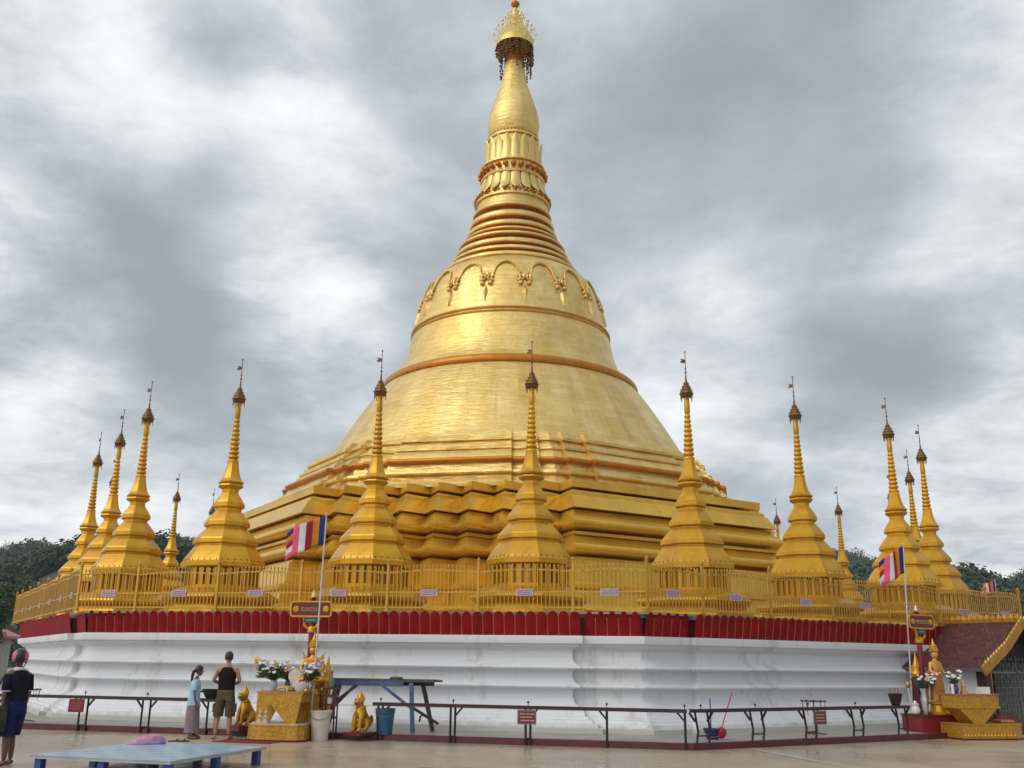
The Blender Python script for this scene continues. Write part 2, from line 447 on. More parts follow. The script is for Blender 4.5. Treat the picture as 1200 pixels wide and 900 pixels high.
def petal_run(mb, gb, p0, d, nrm, length, pw):
    cnt = max(1, int(round(length / pw))); w = length / cnt
    z0 = 2.288
    for i in range(cnt):
        c = p0 + d * (w * (i + .5))
        hw = w * .465; jj = random.uniform(-.012, .012)
        out = []
        hs = [(0, 1.0, .02), (.14, 1.0, .05), (.30, 1.0, .075), (.44, .98, .10), (.505, .80, .115), (.545, .48, .125), (.565, 0.03, .13)]
        rows = []
        for (h, k, o_) in hs:
            row = []
            for q in (-1, -.55, 0, .55, 1):
                bul = .028 * (1 - q * q)
                p = c + d * (hw * k * q) + nrm * (o_ + bul - .06)
                row.append((p.x, p.y, z0 + h + jj))
            rows.append(row)
        o = len(mb.v)
        for r_ in rows: mb.v += r_
        for a in range(len(rows) - 1):
            for b_ in range(4):
                mb.addf([o + a * 5 + b_, o + a * 5 + b_ + 1, o + (a + 1) * 5 + b_ + 1, o + (a + 1) * 5 + b_])
        if i:
            q = p0 + d * (w * i)
            mb.cur = 1; mb.bar((q.x - nrm.x * .045, q.y - nrm.y * .045, z0 + .004), (q.x + nrm.x * .028, q.y + nrm.y * .028, z0 + .43), w * .11, .012); mb.cur = 0
    return
for i in range(8):
    th = i * PI / 4
    n = Vector((math.sin(th), -math.cos(th), 0)); t = Vector((math.cos(th), math.sin(th), 0))
    mb = MB(); gb = MB()
    petal_run(mb, gb, n * (A0 - .04) - t * 6.06, t, n, 12.12, .272)
    # recessed corner pieces either side
    petal_run(mb, gb, n * (A0 - .21) + t * 6.12, t, n, 7.50 - 6.12, .272)
    petal_run(mb, gb, n * (A0 - .21) - t * 7.50, t, n, 7.50 - 6.12, .272)
    mb.build('petal_band', [RED, REDG], plat, smooth=50)
# dark red core so no light shows behind the petals
m = MB(); m.loft([(2.286, plan_redent(A0 - .125)), (2.70, plan_redent(A0 - .10)), (2.74, plan_redent(A0 - .14))], cap_top=False)
m.build('band_core', mat('band_core', (.09, .005, .008), .6), plat, smooth=0)

# ---- fences -------------------------------------------------------
PLAQUE = mat('lilac_plaque', (.52, .38, .46), .5, 0, .1, 6)
PLAQTX = mat('purple_lettering', (.20, .05, .17), .5, 0, .1, 6)
def fence(k, label, last=False):
    f = thing('railing_fence', label, 'fence', W(k, 18.53, 0, 2.83), rotz(k), 'gold railing fences round the platform')
    ps = [-7.67, -5.9, -3.54, -1.18, 1.18, 3.54, 5.9, 7.67]
    for j, s_ in enumerate(ps):
        if j == 7 and not last: continue
        p = MB(); p.box((s_, 0, .60), (.062, .062, 1.2)); p.box((s_, 0, 1.205), (.085, .085, .025)); p.box((s_, 0, .02), (.11, .11, .04))
        p.lathe([(1.215, .025), (1.235, .045), (1.26, .045), (1.285, .018), (1.33, .004)], 8, (s_, 0))
        p.build('post', GOLD_F, f)
    for j in range(7):
        a, b = ps[j] + .045, ps[j + 1] - .045
        p = MB(); n = int(round((b - a) / .105)); L = b - a
        def arch(x): return .055 * math.sin(PI * (x - a) / L)
        for i in range(1, n):
            x = a + L * i / n
            p.box((x, 0, .54 + arch(x) / 2), (.022, .02, .98 + arch(x)))
            z = 1.03 + arch(x)
            p.lathe([(z, .012), (z + .018, .024), (z + .04, .022), (z + .075, .003)], 6, (x, 0), uvm=False)
        for z in (.10, .47):
            p.box(((a + b) / 2, 0, z), (L + .05, .026, .04))
        for i in range(8):
            x0 = a + L * i / 8; x1 = a + L * (i + 1) / 8
            p.bar((x0 - .02, 0, .955 + arch(x0)), (x1 + .02, 0, .955 + arch(x1)), .026, .036)
        p.build('picket_panel', GOLD_F, f, smooth=30)
        if L > 1.2:
            c = (a + b) / 2 + random.uniform(-.12, .12); pq = MB()
            pq.box((c, -.030, .455), (.44, .012, .165)); tx = pq; tx.cur = 1
            for r_ in range(3):
                x = c - .18
                while x < c + .17:
                    w = random.uniform(.02, .06); tx.box((min(x + w / 2, c + .19), -.0385, .455 + .045 - r_ * .045), (w, .004, .016)); x += w + .018
            pq.build('plaque', [PLAQUE, PLAQTX], f, smooth=0)
    return f
fence(-1, 'gold railing fence receding along the far left side of the platform')
fence(0, 'gold railing fence on the long front side, above the tank top man')
fence(1, 'gold railing fence along the right hand side of the platform, behind the right flagpole', True)

# ---- main stupa ----------------------------------------------------
ms = thing('great_stupa', 'huge golden bell shaped stupa with ringed spire and filigree crown', 'stupa', (CX - .04, CY, 0), PHI)
def plan_plinth(A):
    L = 4.34 + .62 * (A - 10.85); pts = []
    for i in (1, 3, 5, 7):
        def nt_(k):
            th = k * PI / 4
            return Vector((math.sin(th), -math.cos(th))), Vector((math.cos(th), math.sin(th)))
        # stair side i-1 : from side i-2 end to side i start
        n3, t3 = nt_(i); n1, t1 = nt_(i - 2)
        R1 = n3 * A - t3 * L; L1 = n1 * A + t1 * L
        st = (R1 - L1) / 8; s_ = st.length / math.sqrt(2)
        for k in range(8):
            P = L1 + st * k
            pts.append(tuple(P))
            Q = P - n1 * s_ - (n1 + n3) * .22          # step back along the left face, then out to the right
            pts.append(tuple(Q))
        pts.append(tuple(R1))
        # straight side runs from R1 to its own far end, which begins the next stair
    return pts
def tor(h, a, r, n=7, a0=-80, a1=80):
    return [(h + r * math.sin(R(a0 + (a1 - a0) * i / (n - 1))), a + r * math.cos(R(a0 + (a1 - a0) * i / (n - 1)))) for i in range(n)]
pp = [(2.8, 12.75), (3.05, 12.6), (3.08, 12.4), (3.15, 12.38), (3.2, 12.45), (3.36, 12.35), (3.4, 12.12), (3.85, 12.0), (3.88, 12.1), (4.0, 12.1), (4.05, 12.0), (4.08, 11.85), (4.78, 11.72), (4.80, 11.60), (4.88, 11.60), (4.91, 11.2), (4.955, 11.2), (4.97, 11.56)]
pp += tor(5.16, 11.72, .155)
pp += [(5.33, 11.60), (5.58, 11.30), (5.62, 11.22), (5.64, 11.32), (5.74, 11.32), (5.765, 10.95), (5.80, 10.95), (5.815, 11.28)]
pp += tor(6.0, 11.45, .15)
pp += [(6.17, 11.36), (6.465, 11.14), (6.47, 10.7), (6.505, 10.7), (6.515, 11.36), (6.56, 11.33), (6.97, 11.06), (7.0, 10.98), (7.1, 10.97), (7.16, 10.90), (7.215, 10.0), (7.262, 10.0), (7.275, 10.85), (7.55, 10.86)]
m = MB(); m.loft([(h, plan_plinth(a)) for h, a in pp])
o = m.build('stepped_plinth', GOLD_P, ms, smooth=32); o.location = (.06 * math.cos(PHI), -.06 * math.sin(PHI), 0)
tp = [(7.5, 10.50), (7.55, 10.42), (7.98, 10.12), (8.0, 10.22), (8.05, 10.24), (8.13, 10.22), (8.17, 10.0), (8.48, 9.84)]
tp2 = [(8.66, 9.76), (8.98, 9.50), (9.02, 9.42), (9.05, 9.48), (9.12, 9.48), (9.16, 9.32), (9.42, 9.12), (9.44, 9.2), (9.55, 9.2), (9.6, 9.06), (9.80, 8.92), (9.82, 8.7), (9.83, 7.6)]
def osub(A, d=.22):
    """terrace plan: eight straight sides whose ends step back twice before each corner"""
    a = A - .43; pts = []
    k = a / 9.5; s1, s2, s3 = 2.30 * k, 3.28 * k, (a - 2 * d) * T8
    for i in range(8):
        th = i * PI / 4
        n = (math.sin(th), -math.cos(th)); t = (math.cos(th), math.sin(th))
        for s_, aa in ((-s2, a - 2 * d), (-s2, a - d), (-s1, a - d), (-s1, a), (s1, a), (s1, a - d), (s2, a - d), (s2, a - 2 * d), (s3, a - 2 * d)):
            pts.append((n[0] * aa + t[0] * s_, n[1] * aa + t[1] * s_))
    return pts
m = MB(); m.loft([(h, osub(a)) for h, a in tp + tp2])
m.build('octagonal_terraces', GOLD_LEAF, ms, smooth=32)
m = MB(); m.loft([(8.46, osub(9.8)), (8.48, osub(9.93))] + [(h, osub(a)) for h, a in tor(8.57, 9.95, .075, 6)] + [(8.66, osub(9.93)), (8.68, osub(9.7))])
m.build('terrace_ring', GOLD_RING, ms, smooth=32)
# bell
low = [(9.75, 8.16), (9.9, 8.06), (10.1, 7.95), (10.4, 7.79), (10.8, 7.57), (11.35, 7.24), (11.95, 6.87), (12.4, 6.58), (12.85, 6.27), (13.1, 6.08), (13.34, 5.88)]
belp = [(13.72, 5.58), (13.85, 5.44), (14.05, 5.27), (14.3, 5.13), (14.5, 5.03), (14.75, 4.93), (15.15, 4.82), (15.6, 4.72), (16.1, 4.61), (16.75, 4.45), (17.4, 4.29), (17.95, 4.14), (18.3, 4.00), (18.62, 3.83), (18.85, 3.66), (19.02, 3.48), (19.2, 3.2)]
m = MB(); m.lathe(low, 112, cap=False); m.lathe(belp, 112, cap=False)
m.build('bell', GOLD_LEAF, ms, smooth=50)
m = MB(); m.lathe([(13.24, 5.78)] + [(13.51 + .25 * math.sin(R(a)), 5.66 + .24 * math.cos(R(a))) for a in range(-80, 81, 20)] + [(13.78, 5.48)], 112, cap=False)
m.build('bell_rim_ring', GOLD_RING, ms, smooth=60)
m = MB()
for hh in (16.02, 16.2):
    m.lathe([(hh - .07, 4.55), (hh - .05, 4.65), (hh, 4.675), (hh + .05, 4.635), (hh + .07, 4.5)], 112, cap=False)
m.build('bell_waist_ring', mat('gilt_moulding', (.70, .42, .10), .38, .7, .15, 2), ms, smooth=60)
def rbell(h):
    for (h0, r0), (h1, r1) in zip(belp, belp[1:]):
        if h0 <= h <= h1: return r0 + (r1 - r0) * (h - h0) / (h1 - h0)
    return belp[-1][1]
def onbell(thd, h, off=.05):
    r = rbell(h) + off; a = R(thd); return (r * math.sin(a), -r * math.cos(a), h)
SWAG = mat('gilt_relief', (.74, .50, .16), .4, .65, .15, 3)
for k in range(16):
    th = 22.5 * k - 1.5
    b = MB()
    pts = []
    for i in range(13):
        u = i / 12; x = th + 3.6 + (22.5 - 7.2) * u
        pts.append(onbell(x, 17.86 + .74 * math.sqrt(max(0, 1 - (2 * u - 1) ** 2))))
    b.tube(pts, [.04 + .025 * math.sin(PI * i / 12) for i in range(13)], 6)
    for sg, bx in ((1, th + 3.6), (-1, th - 3.6)):
        sp = []
        for i in range(15):
            a = i / 14 * 1.6 * 2 * PI; rr = 1.9 * (1 - .72 * i / 14)
            cx_, cy_ = bx - sg * 1.6, 17.72
            sp.append(onbell(cx_ + sg * rr * math.cos(a), cy_ + rr * .125 * math.sin(a) + .02, .07))
        b.tube(sp, .052, 6)
        b.ball(onbell(bx - sg * 1.2, 17.42, .04), .13, 1); b.ball(onbell(bx - sg * .3, 17.58, .04), .10, 1)
    b.build('garland', SWAG, ms, smooth=60)
    d = MB(); rows = []
    for (h, w) in ((17.30, .02), (17.12, 1.0), (16.98, 1.25), (16.8, .8), (16.62, .25), (16.55, .03)):
        d.v += [onbell(th - w, h, .0), onbell(th, h, .09), onbell(th + w, h, .0)]
    for i in range(5):
        for c in range(2): d.addf([i * 3 + c, i * 3 + c + 1, i * 3 + c + 4, i * 3 + c + 3])
    d.build('pendant', SWAG, ms, smooth=60)
# ringed spire
RG = [(19.18, 3.27), (19.62, 2.98), (20.04, 2.76), (20.54, 2.58), (20.9, 2.34), (21.22, 2.19), (21.72, 2.05), (22.34, 1.91)]
for i, (h, r) in enumerate(RG):
    h2, r2 = RG[i + 1] if i + 1 < len(RG) else (22.8, 1.84)
    dh = h2 - h
    b = MB(); b.lathe([(h + .02, r - .34), (h + .02, r - .05), (h + .04, r - .01), (h + .07, r + .01), (h + dh * .36, r + .0), (h + dh * .52, r - .05), (h + dh * .62, r - .17)], 72, cap=False)
    b.build('spire_ring', GOLD_LEAF, ms, smooth=40)
    b = MB(); b.lathe([(h + dh * .54, r - .12), (h + dh * .64, r - .22), (h + dh * .84, r2 - .20), (h + dh + .04, r2 - .24)], 72, cap=False)
    b.lathe([(h - .03, r - .30), (h - .015, r - .10), (h + .012, r - .06)], 72, cap=False)
    b.build('spire_recess', GOLD_RING, ms, smooth=40)  # orange undersides: light thrown between gold surfaces, put into the colour
b = MB(); b.lathe([(22.5, 1.72), (22.55, 1.76), (23.0, 1.74), (23.02, 1.84), (23.1, 1.84), (23.12, 1.72), (23.3, 1.7), (24.3, 1.42), (24.32, 1.56), (24.4, 1.58), (24.44, 1.5), (24.95, 1.48), (24.98, 1.6), (25.06, 1.6), (25.1, 1.46), (25.6, 1.38), (26.4, 1.26), (26.56, 1.22), (26.58, 1.3), (26.7, 1.3), (26.72, 1.2), (26.85, 1.1)], 64, cap=False)
b.build('spire_drum', GOLD_LEAF, ms, smooth=40)
def lotus(name, n, zb, zt, rb, rt, tipz, tipo, mt):
    b = MB()
    for k in range(n):
        a0 = 2 * PI * k / n; da = PI / n * .92; o = len(b.v); N = 7
        for i in range(N + 1):
            u = i / N
            z = zb + (zt - zb) * u; r = rb + (rt - rb) * u + tipo * max(0, u - .6) ** 1.4
            wd = da * (1 if u < .55 else math.sqrt(max(0.0, 1 - ((u - .55) / .46) ** 2)) + .02)
            for q in (-1, -.5, 0, .5, 1):
                rr = r + .05 * (1 - q * q); a = a0 + wd * q
                b.v.append((rr * math.sin(a), -rr * math.cos(a), z))
        for i in range(N):
            for q in range(4):
                b.addf([o + i * 5 + q, o + i * 5 + q + 1, o + (i + 1) * 5 + q + 1, o + (i + 1) * 5 + q])
    return b.build(name, mt, ms, smooth=60)
lotus('lotus_petals', 20, 24.34, 23.32, 1.48, 1.72, 0, .55, GOLD_LEAF)
lotus('lotus_petals', 20, 25.1, 26.42, 1.44, 1.33, 0, .42, GOLD_LEAF)
b = MB()
for k in range(26):
    a = 2 * PI * k / 26; b.ball((1.60 * math.sin(a), -1.60 * math.cos(a), 24.7), .155, 1)
b.build('bead_row', GOLD_RING, ms, smooth=60)
b = MB()
for k in range(44):
    a = 2 * PI * k / 44; b.ball((1.84 * math.sin(a), -1.84 * math.cos(a), 23.24), .085, 1)
    a = 2 * PI * k / 44; b.ball((1.25 * math.sin(a), -1.25 * math.cos(a), 26.78), .06, 1)
b.build('bead_string', GOLD_RING, ms, smooth=60)
b = MB(); b.lathe([(26.75, 1.1), (26.95, 1.17), (27.2, 1.25), (27.5, 1.30), (27.9, 1.28), (28.3, 1.2), (28.7, 1.08), (29.1, .96), (29.55, .80), (29.97, .68), (30.4, .59), (30.8, .53), (31.2, .47)], 56, cap=False)
b.build('banana_bud', GOLD_LEAF, ms, smooth=60)
b = MB(); b.lathe([(31.1, .47), (31.2, .44), (31.75, .33), (32.4, .30), (34.5, .08)], 24, cap=False); b.build('crown_shaft', GOLD_RING, ms, smooth=60)
HTI = mat('crown_gilt', (.74, .55, .17), .4, .7, .35, 7, .6, 12)
b = MB()
hp = [(32.15, .98), (32.55, .96), (32.62, .90), (32.95, .80), (33.0, .74), (33.3, .58), (33.34, .5), (33.7, .38), (33.74, .33), (34.1, .24), (34.4, .16), (34.62, .08)]
b.lathe(hp, 32, cap=False); b.lathe([(32.15, .98), (32.2, .90), (32.55, .85), (32.6, .3)], 32, cap=False)
hti = b.build('crown_umbrella', HTI, ms, smooth=40)
b = MB(); b.lathe([(34.6, .06), (34.72, .16), (34.82, .24), (34.92, .22), (35.05, .06)], 16); b.build('orb', GOLD_RING, ms, smooth=60)
b = MB(); b.tube([(0, 0, 35.0), (0, 0, 36.6)], .035, 6); b.ball((0, 0, 36.7), .12, 1, (1, 1, 1.4)); b.prism([(.03, 35.7), (.55, 35.75), (.45, 35.95), (.6, 36.15), (.03, 36.1)], -.015, .015); b.build('vane', GOLD_DK, ms, smooth=40)
b = MB()
for k in range(64):
    a = 2 * PI * k / 64 + random.uniform(-.05, .05); L = random.choice([.45, .7, .9, 1.2, 1.7]); r0 = random.uniform(.80, .98)
    z = 32.25; x, y = r0 * math.sin(a), -r0 * math.cos(a)
    b.tube([(x, y, z), (x * .98, y * .98, z - L)], .012, 4)
    zz = z - .1
    while zz > z - L:
        b.lathe([(zz - .10, .055), (zz - .02, .035), (zz, .012)], 6, (x + random.uniform(-.04, .04), y + random.uniform(-.04, .04)), uvm=False); zz -= random.uniform(.13, .2)
b.build('hanging_bells', GOLD_DK, ms, smooth=0)
b = MB()
for k in range(14):
    for (h, r) in ((32.55, .97), (32.98, .79), (33.32, .57), (33.72, .38)):
        a = 2 * PI * (k + .5 * (h > 32.7)) / 14
        x, y = r * math.sin(a), -r * math.cos(a)
        b.tube([(x, y, h - .05), (x * 1.1, y * 1.1, h + .42)], .012, 4); b.ball((x * 1.12, y * 1.12, h + .46), .05, 1, (1, 1, 1.9))
b.build('leaf_finials', HTI, ms, smooth=0)

# ---- ring of small stupas -------------------------------------------
def make_small():
    t = thing('small_stupa', 'x', 'stupa')
    def steps(h0, r0, h1, r1, n=5):
        out = []
        for i in range(n):
            u0 = i / n; u1 = (i + 1) / n
            f = lambda u: r0 + (r1 - r0) * u ** 1.12
            out += [(h0 + (h1 - h0) * u0 + .004, f(u0)), (h0 + (h1 - h0) * (u0 * .35 + u1 * .65), f(u0 * .62 + u1 * .38))]
        return out
    O = lambda pr: [(h, octa(r * .875)) for h, r in pr]
    b = MB(); b.loft(O([(2.80, 1.78), (2.93, 1.72), (2.95, 1.62), (3.10, 1.52), (3.14, 1.56), (3.17, 1.66), (3.24, 1.70), (3.31, 1.66), (3.38, 1.52), (3.50, 1.34), (3.52, 1.18), (3.58, 1.02)]), cap_top=True)
    b.build('base', GOLD, t, smooth=32)
    b = MB(); b.loft(O([(3.5, .96), (4.16, .96)])); b.build('drum', mat('drum_recess', (.54, .26, .018), .45, .3, .2, 3), t, smooth=0)
    b = MB()
    for i in range(8):
        th = i * PI / 4; n = Vector((math.sin(th), -math.cos(th), 0)); tt = Vector((math.cos(th), math.sin(th), 0))
        for q in range(4):
            p = n * .93 + tt * ((q - 1.5) * .205); b.box((p.x, p.y, 3.83), (.085, .07, .64), th)
        p = n * .945; b.box((p.x, p.y, 3.56), (.78, .10, .07), th)
    b.build('colonnade', GOLD, t, smooth=0)
    pr = [(4.06, 1.14), (4.10, 1.24), (4.22, 1.245)] + steps(4.25, 1.21, 4.69, .895) + [(4.70, .89), (4.735, .885), (4.745, .94), (4.77, .96), (4.86, .955)] + steps(4.87, .93, 5.21, .615) + [(5.22, .61), (5.255, .605), (5.265, .66), (5.29, .685), (5.385, .68)] + steps(5.40, .66, 5.72, .39) + [(5.73, .385), (5.80, .385), (5.815, .44), (5.84, .47), (5.945, .465)] + steps(5.96, .44, 6.24, .245, 4) + [(6.26, .245), (6.36, .25), (6.40, .29)]
    b = MB(); b.loft(O(pr)); b.cur = 1
    for i in range(8):
        th = i * PI / 4; n = Vector((math.sin(th), -math.cos(th), 0)); tt = Vector((math.cos(th), math.sin(th), 0))
        for q in range(5):
            p = n * 1.05 + tt * ((q - 2) * .18); b.box((p.x, p.y, 4.265), (.035, .035, .09), th, taper=.3)
    b.build('tiered_body', [GOLD, GOLD_DK], t, smooth=25)
    b = MB(); b.loft(O([(6.38, .28), (6.42, .35), (6.46, .38), (6.50, .36), (6.52, .32), (6.54, .37), (6.58, .385), (6.61, .34), (6.72, .27), (6.88, .215), (7.10, .175), (7.16, .17)]))
    b.build('bell', GOLD, t, smooth=25)
    pr = []
    N = 10
    for i in range(N):
        u = i / N; h = 7.14 + 1.36 * u; r = .158 - .078 * u; dh = .136
        pr += [(h, r * .72), (h + dh * .18, r * .98), (h + dh * .42, r * 1.04), (h + dh * .68, r * .95), (h + dh * .92, r * .70)]
    b = MB(); b.lathe(pr + [(8.52, .07), (8.56, .085), (8.75, .082), (9.05, .062), (9.3, .02)], 16); b.build('ringed_spire', GOLD, t, smooth=40)
    cr = MB(); cr.lathe([(9.0, .13), (9.02, .165), (9.06, .185), (9.075, .165), (9.09, .185), (9.16, .172), (9.165, .145), (9.18, .155), (9.25, .13), (9.255, .105), (9.27, .112), (9.34, .088), (9.345, .066), (9.36, .072), (9.45, .05), (9.455, .032), (9.55, .026), (9.68, .012)], 16, cap=False)
    cr.lathe([(9.0, .13), (9.06, .10), (9.12, .05)], 14, cap=False)
    for k in range(18):
        a = 2 * PI * k / 18; ca, sa = math.sin(a), -math.cos(a); L = random.choice([.06, .10, .17])
        cr.tube([(.165 * ca, .165 * sa, 9.04), (.165 * ca, .165 * sa, 9.04 - L)], .011, 4)
        if k % 2:
            for (r, h) in ((.185, 9.08), (.155, 9.18), (.112, 9.27), (.072, 9.36)):
                cr.tube([(r * ca, r * sa, h), (r * 1.16 * ca, r * 1.16 * sa, h + .05)], [.012, .005], 4)
    cr.build('crown', GOLD_DK, t, smooth=40)
    v = MB(); v.tube([(0, 0, 9.58), (0, 0, 10.34)], .012, 5); v.ball((0, 0, 10.35), .03, 1)
    v.prism([(.0, 10.02), (-.12, 10.0), (-.16, 10.06), (-.10, 10.08), (-.15, 10.14), (-.03, 10.12), (0, 10.1)], -.006, .006)
    v.ball((0, 0, 9.85), .03, 1); v.ball((0, 0, 9.73), .035, 1)
    v.build('vane', GOLD_DK, t, smooth=40)
    return t
SL = {
 -3: 'distant small gold spire, only its tip showing left of a large front stupa',
 -2: 'slim far gold spire alone between two larger left stupas before the hill',
 -1: 'small gold stupa almost hidden behind the second stupa from the left',
 0: 'leftmost small gold stupa, at the far left end of the platform before the hill',
 1: 'second small gold stupa from the left edge, partly behind its neighbour',
 2: 'third small gold stupa from the left, standing at the front left corner of the fence',
 3: 'gold stupa on the front left, between the lone far spire and the left flag',
 4: 'gold stupa rising just right of the left flag, before the great bell',
 5: 'middle gold stupa, dark crown right in front of the great bell',
 6: 'gold stupa just right of the great bell, before the end of its terraces',
 7: 'gold stupa standing clear of the plinth, left of the thin far right spire',
 8: 'gold stupa directly behind the right flag',
 9: 'rightmost small gold stupa, with the highest base at the right end',
 10: 'gold stupa squeezed between the right flag stupa and the rightmost one, set farther back',
 11: 'small gold stupa hidden deep behind the stupa of the right flag',
 12: 'thin distant gold spire on the right, alone against the wooded hill',
 13: 'distant crown tip poking above the right end of the great plinth'}
proto = make_small()
first = True
for i in range(-3, 14):
    k = math.floor((i - 3) / 3.0 + 1e-9); rel = (i - 4 - 3 * k)   # rel -1,0,1
    k = int(round((i - 4) / 3.0)); rel = i - 4 - 3 * k
    th = PHI + (i - 4) * PI / 12
    r = 16.67 / math.cos(rel * PI / 12)
    o = proto if first else copy_tree(proto)
    first = False
    o.location = (CX + math.sin(th) * r + {-1: -.36, -3: -.55, 13: .3, 10: .3, 11: .22}.get(i, 0), CY - math.cos(th) * r, 0.002)
    o.rotation_euler = (0, 0, PHI)
    tag(o, SL[i], 'stupa', 'small stupas round the great stupa')
    for ch in o.children:
        if ch.name.startswith('vane'): ch.rotation_euler = (0, 0, random.uniform(-.5, .5))

# ================================================================== forecourt
# ---- candle rails ----------------------------------------------------
def candle_rail(k, s0, s1, legs, label, pair, a=21.17, top=.74, single=(), foot=.004):
    t = thing('candle_rail', label, 'rail', W(k, a, 0, 0), rotz(k), 'maroon candle rails along the kerb')
    b = MB(); b.box(((s0 + s1) / 2, .02, top), (s1 - s0, .16, .055)); b.box(((s0 + s1) / 2, .02, top + .034), (s1 - s0 + .02, .19, .012))
    b.build('rail_top', MAROON, t, smooth=0)
    for s_ in tuple(legs) + tuple(single):
        for d in ((-pair / 2, pair / 2) if s_ in legs else (0,)):
            b = MB(); x = s_ + d
            sg = -1 if d <= 0 else 1
            if k == 1:
                b.tube([(x, .02, top - .02), (x + .03 , .02, top - .18), (x + .07, .02, .34), (x + .03, .02, foot)], .024, 6)
            else:
                b.tube([(x, .02, top - .02), (x, .02, foot)], .026, 6)
            if not (k == 0 and d < 0 and pair < .2): b.bar((x + sg * .15, .02, top - .03), (x, .02, top - .2), .035)
            b.build('leg', DARKIRON, t, smooth=40)
        if s_ in legs:
            b = MB(); b.bar((s_ - pair / 2 + .03 * k, .02, .13 + foot), (s_ + pair / 2 + .03 * k, .02, .13 + foot), .025); b.build('stretcher', DARKIRON, t, smooth=0)
        b = MB(); b.tube([(s_, .02, top + .03), (s_, .02, top + .10)], .008, 6); b.ball((s_, .02, top + .11), .028, 1); b.build('knob', DARKIRON, t, smooth=50)
    return t
candle_rail(0, -8.7, -1.75, (-7.6, -5.17, -3.55, -1.90), 'long maroon candle rail on thin legs at left, passing behind the girl', .20)
candle_rail(0, 1.95, 8.64, (2.11, 3.74, 5.37), 'long maroon candle rail in the middle, starting at the blue bin', .10, single=(7.02, 8.60))
candle_rail(1, -8.68, -1.82, (-8.44, -6.89, -5.26, -3.69, -2.10), 'maroon candle rail along the right side of the kerb, ending at the dark pot', .33, a=21.06, foot=.131)

SIGNR = mat('sign_red', (.16, .012, .02), .4, 0, .2, 6); SIGNG = mat('sign_grey', (.16, .15, .15), .5, 0, .2, 6)
TXTW = mat('faded_lettering', (.50, .38, .36), .5)
def rail_sign(k, s_, label, fm, tm):
    t = thing('notice_plate', label, 'sign', W(k, 21.28 if k == 0 else 21.17, s_, .39), rotz(k), 'notice plates on the candle rails')
    b = MB(); b.box((0, 0, .17), (.40, .02, .29)); b.build('plate', fm, t, smooth=0)
    b = MB(); b.box((0, -.0125, .17), (.34, .004, .23)); b.cur = 1
    for r_ in range(3):
        x = -.14
        while x < .12:
            w = random.uniform(.02, .05); b.box((x + w / 2, -.017, .235 - r_ * .065), (w, .004, .025)); x += w + .016
    b.build('panel', [SIGNR, tm], t, smooth=0)
rail_sign(0, -5.28, 'plain red notice plate hanging on the left candle rail', SIGNR, mat('dim_lettering', (.30, .08, .08), .5))
rail_sign(0, 5.37, 'grey framed red notice plate on the middle candle rail', SIGNG, TXTW)
rail_sign(1, -5.05, 'red notice plate hanging on the right candle rail', SIGNG, TXTW)

def pot(name, label, loc, r, h, m_, n=20):
    t = thing(name, label, 'pot', loc)
    b = MB(); b.lathe([(0, r * .55), (h * .1, r * .66), (h * .6, r * .88), (h * .9, r), (h, r * 1.04), (h, r * .92), (h * .5, r * .78), (h * .3, r * .3)], n); b.build('bowl', m_, t, smooth=50)
    b = MB(); b.lathe([(h * .55, r * .8), (h * .8, r * .80), (h * .82, r * .2)], n); b.build('ash_fill', mat('ash', (.05, .045, .04), .9), t, smooth=50)
    return t
p = W(0, 21.15, -1.92, 0)
bw = pot('incense_bowl', 'dark iron incense bowl on the left rail end, between girl and man', (p.x, p.y, .782), .23, .2, DARKIRON)
b = MB(); b.bar((-.38, 0, .13), (-.2, 0, .15), .04); b.bar((.2, 0, .09), (.32, 0, .07), .03); b.build('handle', DARKIRON, bw, smooth=0)
p = W(1, 21.05, -2.25, 0)
pp2 = pot('incense_pot', 'black pot standing on the right end of the right candle rail', (p.x, p.y, .782), .16, .27, DARKIRON)
b = MB()
for i in range(7):
    x = random.uniform(-.06, .06); b.tube([(x, 0, .2), (x * 2, random.uniform(-.05, .05), .40)], .006, 4)
b.build('incense_sticks', mat('incense', (.35, .08, .05), .7), pp2, smooth=0)

def wire_stand(label, loc):
    t = thing('wire_lamp_stand', label, 'stand', loc, 0, 'rusty wire lamp stands')
    RUST = mat('rusty_wire', (.11, .05, .035), .7, .2, .4, 8)
    b = MB(); b.tube([(0, 0, 0.02), (0, 0, .74)], .014, 6); b.build('pole', RUST, t, smooth=40)
    b = MB()
    for a in range(3):
        an = a * 2 * PI / 3; b.tube([(0, 0, .04), (.25 * math.cos(an), .25 * math.sin(an), .012)], .014, 5)
    b.build('foot', RUST, t, smooth=40)
    b = MB(); N = 22
    for r_ in (.28, .16):
        b.tube([(r_ * math.cos(2 * PI * i / N), r_ * math.sin(2 * PI * i / N), .745) for i in range(N + 1)], .010, 5, False)
    for i in range(6):
        an = i * PI / 3; b.bar((0, 0, .745), (.28 * math.cos(an), .28 * math.sin(an), .745), .012)
    for i in range(10):
        an = i * PI / 5; b.lathe([(.735, .02), (.765, .03), (.767, .01)], 8, (.28 * math.cos(an), .28 * math.sin(an)), uvm=False)
        b.tube([(.27 * math.cos(an), .27 * math.sin(an), .74), (.25 * math.cos(an), .25 * math.sin(an), .74 - random.uniform(.12, .42))], .006, 4)
    b.build('lamp_tray', RUST, t, smooth=40)
p = W(1, 20.1, -4.0, .112); wire_stand('rusty wire lamp stand behind the red plate of the right rail', p)
p = W(0, 20.35, -7.35, .112); wire_stand('rusty wire lamp stand by the left corner of the white wall', p)

